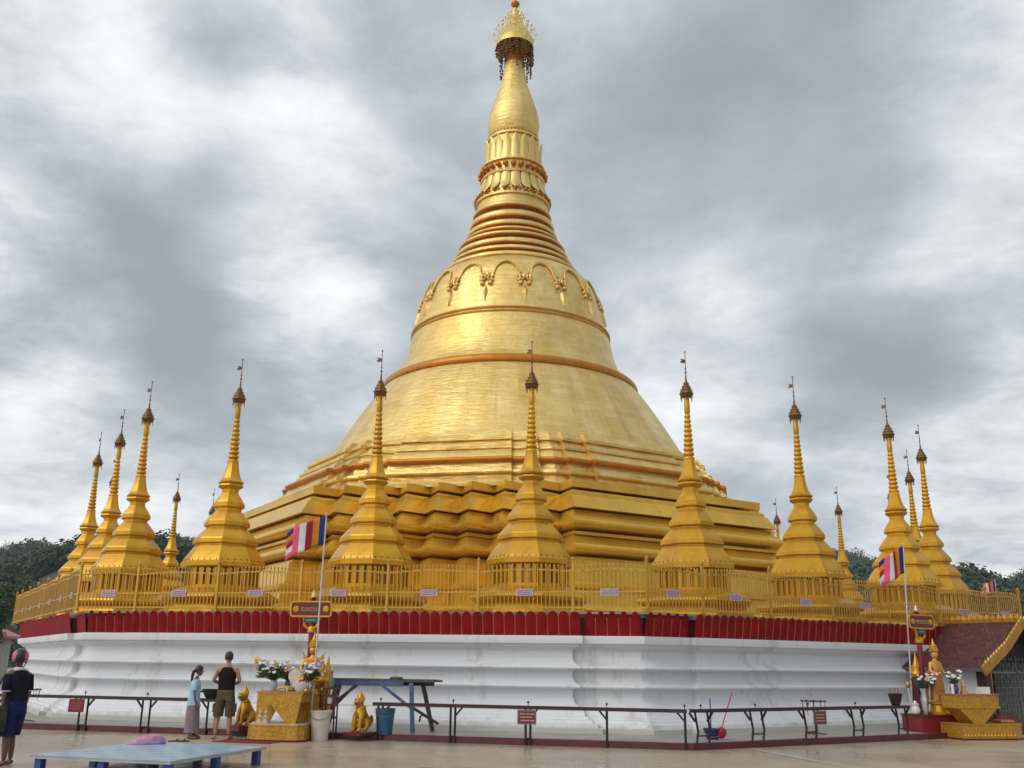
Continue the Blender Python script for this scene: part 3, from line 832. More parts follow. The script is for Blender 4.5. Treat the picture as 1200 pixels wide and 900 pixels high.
# ---- buckets, bins, brooms -------------------------------------------
def bucket(name, label, loc, r0, r1, h, m_, cat, wall=.012):
    t = thing(name, label, cat, loc)
    b = MB(); b.lathe([(0, r0), (.01, r0 + .005), (h - .03, r1), (h - .028, r1 + .014), (h, r1 + .014), (h, r1 - wall), (.03, r0 - wall), (.03, .01)], 28); b.build('body', m_, t, smooth=40)
    b = MB(); pts = [((r1 + .012) * math.cos(PI * i / 12), -(r1 + .005) * math.sin(PI * i / 12) * .98, h - .05 - .12 * math.sin(PI * i / 12)) for i in range(13)]
    b.tube(pts, .006, 5); b.build('handle', mat('bucket_wire', (.3, .3, .3), .4, .6), t, smooth=40)
    return t
bucket('white_bucket', 'cream white plastic bucket beside the front altar', (-3.99, 21.75, .0), .17, .215, .60, mat('cream_plastic', (.62, .58, .50), .45, 0, .12, 3), 'bucket')
bucket('blue_bin', 'blue plastic bin behind the start of the middle rail', (-2.66, 22.1, .112), .16, .21, .54, mat('blue_plastic', (.02, .105, .20), .4, 0, .25, 3), 'bin')
bl = bucket('mop_bucket', 'small navy mop bucket by the kerb corner, brooms standing in it', (4.42, 22.05, .112), .12, .18, .22, mat('navy_plastic', (.012, .035, .12), .4), 'bucket')
t = thing('broom', 'blue handled broom standing in the mop bucket', 'broom', (4.40, 22.06, .15))
b = MB(); b.tube([(0, 0, .05), (.0, -.02, .80)], .014, 6); b.build('handle', mat('blue_handle', (.03, .06, .42), .4), t, smooth=40)
b = MB(); b.box((0, 0, .03), (.2, .06, .07)); b.build('head', mat('navy_plastic', (.012, .035, .12), .4), t, smooth=0)
t = thing('mop', 'red handled mop leaning out of the mop bucket to the right', 'mop', (4.55, 22.02, .15))
b = MB(); b.tube([(0.04, 0, .1), (.36, .1, .93)], .013, 6); b.build('handle', mat('red_handle', (.42, .02, .07), .4), t, smooth=40)
b = MB(); b.ball((.05, -.02, .10), .12, 2, (1, .9, 1), .15); b.build('head', mat('red_mop', (.35, .01, .03), .7), t, smooth=50)

# ---- weathered trestle table -------------------------------------------
t = thing('trestle_table', 'weathered trestle bench with faded blue legs against the white wall', 'trestle', (-2.85, 23.0, .112), R(-10))
WOOD = mat('weathered_wood', (.085, .075, .065), .8, 0, .35, 5, .4, 30, stretch=(1, 6, 6)); BLUEP = mat('faded_blue_paint', (.075, .105, .22), .7, 0, .45, 5, .2, 30)
b = MB()
for i in range(3): b.box((-.02 - .03 * i + (.12 if i == 1 else 0), -.16 + .16 * i, 1.10 + .008 * i), (2.52 + .08 * i, .15, .045), R(random.uniform(-1, 1)))
b.build('plank_top', WOOD, t, smooth=0)
b = MB(); b.bar((-1.28, -.25, 1.035), (.55, -.25, 1.035), .03, .10); b.build('apron_board', BLUEP, t, smooth=0)
b = MB(); b.bar((-1.2, .2, 1.03), (1.15, .2, 1.04), .03, .09); b.build('apron_board', WOOD, t, smooth=0)
for (a, c, mm) in (((-1.02, -.2, 1.06), (-1.22, -.34, .01), WOOD), ((-1.08, .2, 1.06), (-1.40, .34, .01), BLUEP), ((.72, -.2, 1.06), (.83, -.34, .01), BLUEP), ((.88, .2, 1.06), (1.12, .32, .01), WOOD)):
    b = MB(); b.bar(a, c, .09, .06); b.build('leg', mm, t, smooth=0)
for (a, c, mm) in (((-1.16, -.29, .40), (-.55, -.24, 1.03), WOOD), ((-1.2, .26, .62), (-.62, .2, 1.03), WOOD), ((.0, -.26, 1.04), (.78, -.30, .52), BLUEP), ((.72, -.28, .58), (1.24, .30, .18), WOOD)):
    b = MB(); b.bar(a, c, .075, .05); b.build('brace', mm, t, smooth=0)
t2 = MB(); t2.ball((0, 0, .03), .16, 2, (1, .5, .22), .12); o = t2.build('cloth_scrap', mat('rag', (.11, .08, .06), .9), None, loc=(-2.55, 23.0, 1.24)); tag(o, 'crumpled brown rag lying on the trestle bench', 'rag')
b = MB(); b.tube([(0, 0, 0.01), (.02, 0, .12), (.08, 0, .17), (.15, 0, .14)], .02, 6); o = b.build('bent_pipe', DARKIRON, None, loc=(-2.02, 22.72, .40)); 
tag(o, 'short bent pipe hooked on the right leg of the trestle bench', 'pipe')
o.location = (-1.96, 22.62, .34)

# ---- low blue stage ------------------------------------------------------
t = thing('low_stage', 'low pale blue tiled platform on short blue legs in the foreground', 'stage', (-5.42, 15.83, 0), R(-16))
SBL = mat('stage_blue_paint', (.035, .07, .30), .45, 0, .25, 4)
def mat_stage():
    m = bpy.data.materials.new('stage_lino'); m.use_nodes = True
    nt = m.node_tree; b = nt.nodes['Principled BSDF']; L = nt.links.new
    tc = nd(nt, 'ShaderNodeTexCoord', -900, 0)
    br = nd(nt, 'ShaderNodeTexChecker', -600, 0); br.inputs['Scale'].default_value = 3.3
    br.inputs['Color1'].default_value = (.23, .42, .55, 1); br.inputs['Color2'].default_value = (.33, .50, .60, 1)
    nz = nd(nt, 'ShaderNodeTexNoise', -600, -250); nz.inputs['Scale'].default_value = 7; nz.inputs['Detail'].default_value = 6
    L(tc.outputs['Object'], br.inputs['Vector']); L(tc.outputs['Object'], nz.inputs['Vector'])
    mx = nd(nt, 'ShaderNodeMix', -300, 0, data_type='RGBA'); mx.inputs['B'].default_value = (.42, .55, .62, 1)
    mr = nd(nt, 'ShaderNodeMapRange', -450, -250); mr.inputs['From Min'].default_value = .45; mr.inputs['From Max'].default_value = .7; mr.inputs['To Max'].default_value = .7
    L(nz.outputs['Fac'], mr.inputs['Value']); L(mr.outputs[0], mx.inputs['Factor']); L(br.outputs['Color'], mx.inputs['A'])
    L(mx.outputs['Result'], b.inputs['Base Color']); b.inputs['Roughness'].default_value = .25
    return m
b = MB(); b.box((0, 0, .262), (2.32, 2.62, .03)); b.build('deck', mat_stage(), t, smooth=0)
b = MB()
for x, y, dx, dy in ((0, -1.29, 2.35, .04), (0, 1.29, 2.35, .04), (-1.155, 0, .04, 2.54), (1.155, 0, .04, 2.54)): b.box((x, y, .252), (dx, dy, .045))
b.build('edge_trim', mat('alu_trim', (.42, .44, .47), .4, .5), t, smooth=0)
for x in (-1.07, 0, 1.07):
    for y in (-1.19, 0, 1.19):
        b = MB(); b.box((x, y, .111), (.11, .11, .222)); b.build('leg', SBL, t, smooth=0)
# pink bundle + dark slippers on it
pk = MB()
N = 18
for j in range(7):
    for i in range(N):
        a = 2 * PI * i / N; u = j / 6
        r = (.24 * (1 - u) ** .6 + .02) * (1 + .18 * math.sin(3 * a + 1) + .10 * math.sin(7 * a + j))
        pk.v.append((r * math.cos(a) * 1.15 + .16 * u, r * math.sin(a) * .7, .15 * u ** .75 + .004))
for j in range(6):
    for i in range(N): pk.addf([j * N + i, j * N + (i + 1) % N, (j + 1) * N + (i + 1) % N, (j + 1) * N + i])
pk.addf([6 * N + i for i in range(N)]); pk.addf(list(range(N))[::-1])
t = thing('pink_bundle', 'crumpled pink cloth bag lying on the far edge of the blue stage', 'bag', (-6.02, 16.98, .278), R(10))
pk.build('cloth', mat('pink_cloth', (.50, .24, .36), .8, 0, .35, 12, .6, 18), t, smooth=50)
b = MB(); b.tube([(.14, -.08, .02), (.28, -.10, .02), (.34, 0, .02), (.24, .07, .02)], .02, 6); b.build('strap', mat('violet_strap', (.22, .20, .50), .8), t, smooth=40)
for i, (x, y, a, lb) in enumerate(((-6.82, 21.05, .2, 'left black slipper on the paving in front of the girl'), (-6.66, 21.02, -.1, 'right black slipper on the paving, nearer the tank top man'))):
    t = thing('slipper', lb, 'slipper', (x, y, .002), R(10) + a, 'black slippers')
    b = MB(); pts = [(.14 * math.cos(2 * PI * i / 16), .045 * math.sin(2 * PI * i / 16) * (1.15 if math.cos(2 * PI * i / 16) > 0 else .85)) for i in range(16)]
    b.loft([(0.0, pts), (.022, pts)], True, True); b.build('sole', DARKIRON, t, smooth=0)
    b = MB(); b.tube([(.02, -.045, .02), (.06, 0, .055), (.02, .045, .02)], .010, 6); b.build('strap', DARKIRON, t, smooth=40)

# ---- guardian lions -------------------------------------------------------
def skin_mesh(J, E, sub=2, root=0):
    """J list of (pos, radius); E edges -> evaluated mesh (verts, faces)"""
    me = bpy.data.meshes.new('tmp'); me.from_pydata([p for p, r in J], E, [])
    ob = bpy.data.objects.new('tmp', me); COL.objects.link(ob)
    md = ob.modifiers.new('s', 'SKIN'); md.use_smooth_shade = True
    for i, (p, r) in enumerate(J):
        d = me.skin_vertices[0].data[i]
        d.radius = (r, r) if not hasattr(r, '__len__') else r
        d.use_root = (i == root)
    ss = ob.modifiers.new('u', 'SUBSURF'); ss.levels = sub; ss.render_levels = sub
    dg = bpy.context.evaluated_depsgraph_get()
    ev = ob.evaluated_get(dg); em = ev.to_mesh()
    V = [tuple(v.co) for v in em.vertices]; Fc = [list(p.vertices) for p in em.polygons]
    ev.to_mesh_clear(); bpy.data.objects.remove(ob); bpy.data.meshes.remove(me)
    return V, Fc
LION = mat('lion_gold', (.50, .25, .012), .35, .45, .2, 6)
def lion(label, loc, rz, plinth):
    t = thing('guardian_lion', label, 'statue', loc, rz, 'gold guardian lions')
    z = plinth
    b = MB(); b.box((0, .02, z / 2), (.46, .62, z)); b.build('plinth', mat('plinth_red', (.14, .012, .014), .4), t, smooth=0)
    J = [((0, .10, z + .20), .14), ((0, .03, z + .36), .125), ((0, -.03, z + .49), .10), ((0, -.05, z + .58), .08),
         ((.08, -.09, z + .34), .07), ((.08, -.13, z + .16), .05), ((.08, -.14, z + .04), .045), ((.08, -.21, z + .03), .04),
         ((-.08, -.09, z + .34), .07), ((-.08, -.13, z + .16), .05), ((-.08, -.14, z + .04), .045), ((-.08, -.21, z + .03), .04),
         ((.12, .12, z + .15), .10), ((.14, .0, z + .07), .05), ((.14, -.08, z + .035), .035),
         ((-.12, .12, z + .15), .10), ((-.14, .0, z + .07), .05), ((-.14, -.08, z + .035), .035),
         ((0, .28, z + .10), .04), ((.05, .33, z + .22), .03), ((.03, .29, z + .34), .045)]
    E_ = [(0, 1), (1, 2), (2, 3), (1, 4), (4, 5), (5, 6), (6, 7), (1, 8), (8, 9), (9, 10), (10, 11), (0, 12), (12, 13), (13, 14), (0, 15), (15, 16), (16, 17), (0, 18), (18, 19), (19, 20)]
    V, Fc = skin_mesh(J, E_)
    b = MB(); b.add(V, Fc)
    b.ball((0, -.08, z + .62), .10, 2, (1, 1.0, 1.0))           # skull
    b.ball((0, -.17, z + .615), .06, 2, (1.05, 1.0, .6))        # upper muzzle
    b.ball((0, -.15, z + .535), .05, 2, (.95, 1.0, .5))         # lower jaw
    b.lathe([(z + .68, .085), (z + .74, .07), (z + .79, .035), (z + .86, .004)], 12, (0, -.05))   # crest
    for sx in (-1, 1):
        b.lathe([(z + .64, .03), (z + .70, .022), (z + .75, .003)], 8, (sx * .085, -.04))
    b.build('body', LION, t, smooth=60)
    b = MB(); b.ball((0, -.205, z + .575), .036, 1, (1.1, .5, .55)); b.build('mouth', mat('lion_mouth', (.10, .01, .015), .5), t, smooth=60)
    for sx in (-1, 1):
        b = MB(); b.ball((sx * .045, -.165, z + .665), .018, 1); b.build('eye', mat('lion_eye', (.02, .02, .02), .3), t, smooth=60)
    b = MB()
    for k in range(9):
        a = R(-150 + k * 37.5 - 0); b.ball((.10 * math.sin(a), -.05 - .06 * math.cos(a) + .03, z + .50), .035, 1)
    b.build('mane', LION, t, smooth=60)
    return t
lion('gold guardian lion on a red plinth, left of the front altar', (-5.86, 22.75, .112), rotz(0) - R(30), .12)
lion('gold guardian lion on a flat red plinth, under the trestle bench', (-3.16, 21.95, .112), rotz(0) - R(18), .06)

# ---- corner posts with signs ------------------------------------------------
SGN = mat('sign_board_red', (.15, .008, .02), .4, 0, .15, 5); GREEN = mat('sign_green', (.02, .11, .07), .4)
def day_post(label, loc, rz, H):
    t = thing('sign_post', label, 'sign post', loc, rz, 'red shrine posts with name boards')
    b = MB(); b.tube([(0, 0, 0), (0, 0, H)], .065, 12); b.build('pole', mat('post_red', (.22, .010, .016), .35), t, smooth=40)
    b = MB(); b.lathe([(H - .52, .07), (H - .50, .10), (H - .42, .105), (H - .38, .08), (H - .36, .07)], 12); b.build('collar', GOLD, t, smooth=40)
    b = MB(); b.box((0, -.09, H - .20), (.34, .03, .16)); b.build('small_board', GREEN, t, smooth=0)
    b = MB()
    for r_ in range(2): b.box((0, -.108, H - .17 - .06 * r_), (.22, .004, .022))
    b.build('lettering', mat('green_lettering', (.25, .45, .38), .5), t, smooth=0)
    for sx in (-1, 1):
        b = MB(); b.tube([(sx * .07, -.06, H - .42), (sx * .16, -.06, H - .34), (sx * .17, -.06, H - .22), (sx * .22, -.06, H - .12), (sx * .16, -.06, H - .06)], [.03, .04, .03, .025, .02], 8); b.build('scroll_bracket', GOLD, t, smooth=50)
    def rr(w, h, r, n=5):
        pts = []
        for cx_, cz_, a0 in ((w - r, h - r, 0), (-w + r, h - r, 90), (-w + r, -h + r, 180), (w - r, -h + r, 270)):
            for i in range(n): pts.append((cx_ + r * math.cos(R(a0 + 90 * i / (n - 1))), cz_ + r * math.sin(R(a0 + 90 * i / (n - 1)))))
        return pts
    z = H + .02
    b = MB(); b.prism([(x, zz + z) for x, zz in rr(.48, .145, .06)], -.13, -.08); fr = b.build('name_board', SGN, t, smooth=0)
    b = MB()
    o1 = rr(.50, .165, .07); o2 = rr(.455, .12, .05); n = len(o1)
    for i in range(n):
        b.bar((o1[i][0] * .97, -.125, o1[i][1] + z), (o1[(i + 1) % n][0] * .97, -.125, o1[(i + 1) % n][1] + z), .035)
    b.build('frame', GOLD, fr, smooth=0)
    for sx in (-1, 1):
        b = MB(); M_ = Matrix.Translation((sx * .36, -.138, z)) @ Matrix.Rotation(R(90), 4, 'X'); q = MB(); q.lathe([(-.008, .075), (.008, .07), (.012, .03)], 16, uvm=False); b.mesh(q, M_); b.build('rosette', GOLD, fr, smooth=0)
    b = MB(); x = -.2
    for i in range(6):
        w = random.choice([.035, .05, .02])
        b.tube([(x + w * math.cos(a), -.135, z + .032 * math.sin(a)) for a in (0.3, 1.2, 2.2, 3.2, 4.2, 5.2)], .008, 5); b.tube([(x, -.134, z - .045), (x + w + .06, -.134, z - .045)], .005, 4); x += w + .045
    b.build('lettering', mat('board_lettering', (.55, .40, .16), .5), fr, smooth=0)
    b = MB(); b.lathe([(H + .17, .05), (H + .25, .055), (H + .27, .07), (H + .29, .05)], 12); b.build('knob', SGN, t, smooth=40)
    b = MB(); b.lathe([(H + .29, .06), (H + .34, .058), (H + .42, .025), (H + .47, .003)], 12); b.build('bud_finial', mat('bud_gold', (.72, .50, .16), .4, .4), t, smooth=40)
    return t
day_post('red post with a maroon name board behind the front altar, left flagpole beside it', (-4.54, 22.9, .112), R(-9), 2.64)
day_post('red post with a maroon name board behind the right altar, by the pavilion', (10.62, 25.75, .112), rotz(1), 2.66)

# ---- flags ---------------------------------------------------------------
FM = [mat('flag_blue', (.012, .02, .14), .8), mat('flag_orange', (.62, .20, .01), .8), mat('flag_red', (.36, .008, .015), .8), mat('flag_white', (.68, .67, .70), .8), mat('flag_pink', (.78, .09, .20), .8)]
def flag(label, base, top, hoist0, hoist1, fly, droop, curl, polelabel=None, rad=.022, pc=(.55, .55, .56)):
    """pole base..top ; cloth from hoist0 (top) to hoist1 on the pole, fly = vector"""
    t = thing('flag_pole', label, 'flag', base, 0, 'striped flags on white poles')
    base = Vector(base); rel = lambda p: Vector(p) - base
    b = MB(); b.tube([(0, 0, 0), rel(top)], [rad, rad * .75], 10); b.ball(rel(top), rad * 1.5, 1); b.build('pole', mat('pole_white', pc, .45), t, smooth=40)
    b = MB(); NX, NY = 24, 10
    a = rel(hoist0); c = rel(hoist1); fly = Vector(fly); side = fly.cross(Vector((0, 0, 1))).normalized()
    for i in range(NX + 1):
        u = i / NX
        for j in range(NY + 1):
            v = j / NY
            p = a.lerp(c, v) + fly * u + Vector((0, 0, -droop * u ** 1.3)) + side * (curl * math.sin(u * 7.5 + v * 1.2) * (u ** .6)) + Vector((0, 0, .03 * math.sin(u * 9 + 1) * u))
            b.v.append(tuple(p))
    for i in range(NX):
        for j in range(NY):
            col = i // 4
            if col >= 5: col = [0, 1, 2, 3, 4][min(4, j // 2)]
            b.cur = col
            b.addf([i * (NY + 1) + j, (i + 1) * (NY + 1) + j, (i + 1) * (NY + 1) + j + 1, i * (NY + 1) + j + 1])
    fo = b.build('flag_cloth', FM, t, smooth=80)
    md = fo.modifiers.new('thick', 'SOLIDIFY'); md.thickness = .004
    return t
flag('multicoloured striped flag flying left on a white pole by the front altar', (-4.30, 22.3, 0.112), (-4.26, 22.3, 4.90), (-4.262, 22.3, 4.86), (-4.268, 22.3, 4.20), (-.86, -.10, 0), .40, .085)
flag('multicoloured striped flag on a white pole at right, drooping before a small stupa', (10.36, 26.0, .112), (10.56, 26.0, 4.82), (10.555, 26.0, 4.78), (10.53, 26.0, 4.06), (-.70, -.16, 0), .44, .10)
flag('small distant striped flag above the right end of the gold fence', (16.18, 32.6, 2.84), (16.18, 32.6, 4.50), (16.18, 32.6, 4.46), (16.18, 32.6, 4.12), (-.44, .1, 0), .16, .04, rad=.014)

# ---- altars -----------------------------------------------------------------
def blossom(b, c, r, n=5):
    for i in range(n):
        a = 2 * PI * i / n + random.random()
        b.ball((c[0] + r * .6 * math.cos(a), c[1] + r * .6 * math.sin(a) * .7, c[2] + r * .35 * math.sin(a)), r * .55, 1, (1, .8, .7))
    b.ball(c, r * .5, 1)
def bouquet(label, loc, cols, spread, h, nf, vasecol, vr=.08, vh=.22, lean=(0, 0)):
    t = thing('flower_bouquet', label, 'flowers', loc)
    b = MB(); b.lathe([(0, vr * .7), (vh * .1, vr * .8), (vh * .6, vr * 1.1), (vh * .85, vr * .8), (vh, vr * 1.05), (vh, vr * .85), (vh * .7, vr * .5)], 16); b.build('vase', vasecol, t, smooth=50)
    b = MB()
    for i in range(nf * 3):
        a = random.uniform(0, 2 * PI); d = spread * math.sqrt(random.random()); z = vh + h * random.uniform(.1, .85)
        tip = Vector((d * math.cos(a) + lean[0], d * math.sin(a) * .6 + lean[1], z)); root = Vector((0, 0, vh * .9))
        mid = root.lerp(tip, .5) + Vector((0, 0, .03)); dr = (tip - mid).normalized(); sd = dr.cross(Vector((random.uniform(-1, 1), random.uniform(-1, 1), .3))).normalized() * .028
        o = len(b.v); b.v += [tuple(mid), tuple(mid.lerp(tip, .5) + sd), tuple(tip), tuple(mid.lerp(tip, .5) - sd)]; b.addf([o, o + 1, o + 2, o + 3])
        b.tube([root, mid], .005, 4)
    b.build('leaves', mat('bouquet_leaf', (.035, .085, .022), .6, 0, .4, 20), t, smooth=0)
    for ci, cm in enumerate(cols):
        b = MB()
        for i in range(nf // len(cols)):
            a = random.uniform(0, 2 * PI); d = spread * math.sqrt(random.random())
            blossom(b, (d * math.cos(a) + lean[0], d * math.sin(a) * .6 - .04 + lean[1], vh + h * random.uniform(.35, 1)), random.uniform(.030, .05))
        b.build('blossoms', cm, t, smooth=60)
    return t
FW = mat('petal_white', (.72, .72, .70), .6, 0, .1, 20); FY = mat('petal_yellow', (.72, .42, .02), .6, 0, .2, 20); FO = mat('petal_orange', (.75, .25, .01), .6, 0, .2, 20); FPU = mat('petal_purple', (.12, .04, .13), .6)
GLASS = mat('vase_glaze', (.35, .40, .42), .15); PURP = mat('vase_purple', (.14, .03, .16), .3); SILV = mat('vase_silver', (.6, .6, .6), .2, .9)

AL = (-4.76, 21.75, 0.0); AR = rotz(0) + R(8)
t = thing('offering_altar', 'gold mosaic altar with triangular opening and rounded step, crowded with offerings', 'altar', AL, AR)
def dshape(x0, x1, y0, y1, r, n=10):
    pts = [(x1, y1), (x0, y1)]
    pts += [(x0 - .0 + r * 0, y1 - .1)]
    for i in range(n + 1):
        a = R(180 + 90 * i / n); pts.append((x0 + r + r * math.cos(a), y0 + r * .6 + r * .6 * math.sin(a)))
    pts += [(x1 - .12, y0), (x1, y0 + .12)]
    return pts
b = MB(); d = dshape(-.70, .56, -.52, .55, .5); d2 = [(x * 1.02, y * 1.02) for x, y in d]; d3 = [(x * .97, y * .97) for x, y in d]
b.loft([(.04, d2), (.07, d2), (.08, d), (.30, d), (.31, d2), (.335, d2), (.335, d3)], True, True); b.build('step', MOSAIC, t, smooth=30)
b = MB(); b.loft([(0.0, [(x * 1.035, y * 1.035) for x, y in d]), (.04, [(x * 1.035, y * 1.035) for x, y in d])], True, True); b.build('foot', KERB, t, smooth=0)
b = MB(); b.loft([(.336, d3), (.345, d3)]); b.build('step_top', mat('altar_top', (.55, .48, .44), .5, 0, .3, 8), t, smooth=0)
z0, z1 = .345, .98
poly = [(-.52, z0), (-.44, z0), (-.24, .72), (-.20, .72), (.14, z0), (.34, z0), (.46, z1 - .02), (.46, z1), (-.52, z1)]
b = MB(); b.prism(poly, -.34, -.28); b.build('front_panel', MOSAIC, t, smooth=0)
b = MB(); b.prism(poly, .30, .36); b.build('back_panel', MOSAIC, t, smooth=0)
b = MB(); b.box((-.03, .01, .87), (.955, .62, .20)); b.prism([(-.54, .96), (.48, .96), (.48, .985), (-.54, .985)], -.36, .38); b.build('table_block', MOSAIC, t, smooth=0)
b = MB(); b.box((-.03, .01, .99), (1.0, .70, .012)); b.build('table_top', mat('altar_cloth', (.40, .16, .12), .6, 0, .3, 8), t, smooth=0)
cr_, sr_ = math.cos(AR), math.sin(AR)
def on_altar(x, y, z): return (AL[0] + x * cr_ - y * sr_, AL[1] + x * sr_ + y * cr_, z)
bouquet('green bouquet with white and yellow blossoms on the left of the front altar', on_altar(-.28, -.05, .998), (FW, FW, FY), .38, .44, 40, GLASS, .075, .22, (-.06, 0))
bouquet('yellow blossoms in a vase in the middle of the front altar', on_altar(-.02, .08, .998), (FY, FY, FW), .22, .34, 22, mat('vase_green', (.05, .12, .08), .3), .06, .2)
bouquet('white and lilac bouquet at the back right of the front altar', on_altar(.42, .22, .998), (FW, mat('petal_lilac', (.5, .42, .62), .6)), .24, .42, 22, SILV, .06, .2, (.05, 0))
t = thing('banana_bunch', 'bunch of yellow bananas on the front altar', 'bananas', on_altar(.02, -.22, 1.0), AR)
for i in range(6):
    b = MB(); pts = [(-.17 + .34 * u, -.03 + .03 * i - .06 * math.sin(PI * u), .025 + .05 * math.sin(PI * u) + .012 * (i % 2)) for u in (0, .2, .4, .6, .8, 1)]
    b.tube(pts, [.01, .024, .028, .028, .022, .008], 8); b.build('banana', mat('banana', (.66, .34, .02), .5, 0, .2, 10), t, smooth=60)
t = thing('round_fan', 'round cream fan standing on the front altar', 'fan', on_altar(.20, -.15, 1.0), AR)
q = MB(); q.lathe([(-.012, .02), (-.012, .13), (0, .14), (.012, .13), (.012, .02)], 20, uvm=False); b = MB(); b.mesh(q, Matrix.Translation((0, 0, .30)) @ Matrix.Rotation(R(90), 4, 'X')); b.build('disc', mat('cream_fan', (.62, .52, .40), .6, 0, .2, 12), t, smooth=30)
b = MB(); b.box((0, .0, .08), (.03, .03, .17)); b.box((0, 0, .008), (.14, .1, .016)); b.build('stem', WOOD, t, smooth=0)
t = thing('offering_bowl', 'white offering bowl on the right edge of the front altar', 'bowl', on_altar(.33, -.16, .998))
b = MB(); b.lathe([(0, .08), (.02, .09), (.10, .15), (.17, .165), (.17, .15), (.09, .12), (.04, .02)], 20); b.build('bowl', mat('white_ceramic', (.72, .71, .68), .3), t, smooth=50)
b = MB()
for i in range(7): b.ball((random.uniform(-.08, .08), random.uniform(-.08, .08), .16), .045, 1)
b.build('rice_balls', mat('rice', (.6, .5, .36), .7), t, smooth=60)
for i, (x, lb) in enumerate(((-.42, 'tiny pale kneeling figure at the left of the altar step'), (-.30, 'tiny pale kneeling figure on the altar step, under the triangle'))):
    t = thing('offering_figurine', lb, 'figurine', on_altar(x, -.34, .346), AR, 'pale figurines on the altar step')
    b = MB(); b.lathe([(0, .07), (.04, .075), (.09, .05), (.14, .055), (.17, .03), (.18, .025)], 12); b.ball((0, 0, .215), .04, 1); b.lathe([(.24, .03), (.27, .015), (.30, .002)], 8); b.build('body', mat('pale_gilt', (.60, .42, .26), .5, .1, .3, 20), t, smooth=60)
    b = MB(); b.tube([(-.05, -.02, .12), (0, -.07, .14), (.05, -.02, .12)], .016, 6); b.build('arms', mat('pale_gilt', (.60, .42, .26), .5), t, smooth=60)
# small bottles and cups in front of the figure
for i, (x, y, lb, hh) in enumerate(((.10, -.30, 'small water glass at the front edge of the front altar', .09), (-.46, -.28, 'small cup at the left corner of the front altar', .07))):
    t = thing('cup', lb, 'cup', on_altar(x, y, .998)); b = MB(); b.lathe([(0, .025), (hh, .035), (hh, .030), (.01, .02)], 12); b.build('cup_body', mat('cup_glaze', (.55, .55, .52), .2), t, smooth=40)
# red rack with white bucket beside
t = thing('red_stool', 'narrow red slatted rack behind the cream bucket', 'rack', on_altar(.86, .42, .0), AR)
for sx in (-1, 1):
    for sy in (-1, 1):
        b = MB(); b.box((sx * .13, sy * .12, .53), (.03, .03, 1.06)); b.build('post', KERB, t, smooth=0)
for z in (.45, .72, .90, 1.05):
    b = MB(); b.box((0, 0, z), (.30, .28, .035)); b.build('shelf', KERB, t, smooth=0)
t = thing('candle_jar', 'green glass jar with wire cap on top of the red rack', 'jar', on_altar(.86, .42, 1.07)); b = MB(); b.lathe([(0, .06), (.16, .07), (.2, .03), (.30, .02), (.36, .025)], 12); b.build('jar_body', mat('jar_glass', (.10, .16, .11), .2), t, smooth=50)
b = MB(); b.lathe([(.36, .03), (.40, .028), (.405, .002)], 12); b.build('cap', SILV, t, smooth=50)
for i, (z, lb) in enumerate(((.468, 'white cup on the lowest shelf of the red rack'), (.738, 'white cup on the middle shelf of the red rack'))):
    t = thing('white_cup', lb, 'cup', on_altar(.86, .38, z)); b = MB(); b.lathe([(0, .05), (.14, .07), (.14, .06), (.02, .04)], 14); b.build('cup_body', mat('white_ceramic', (.72, .71, .68), .3), t, smooth=40); b = MB(); b.lathe([(.135, .055), (.15, .02)], 12); b.build('wax', FW, t, smooth=40)

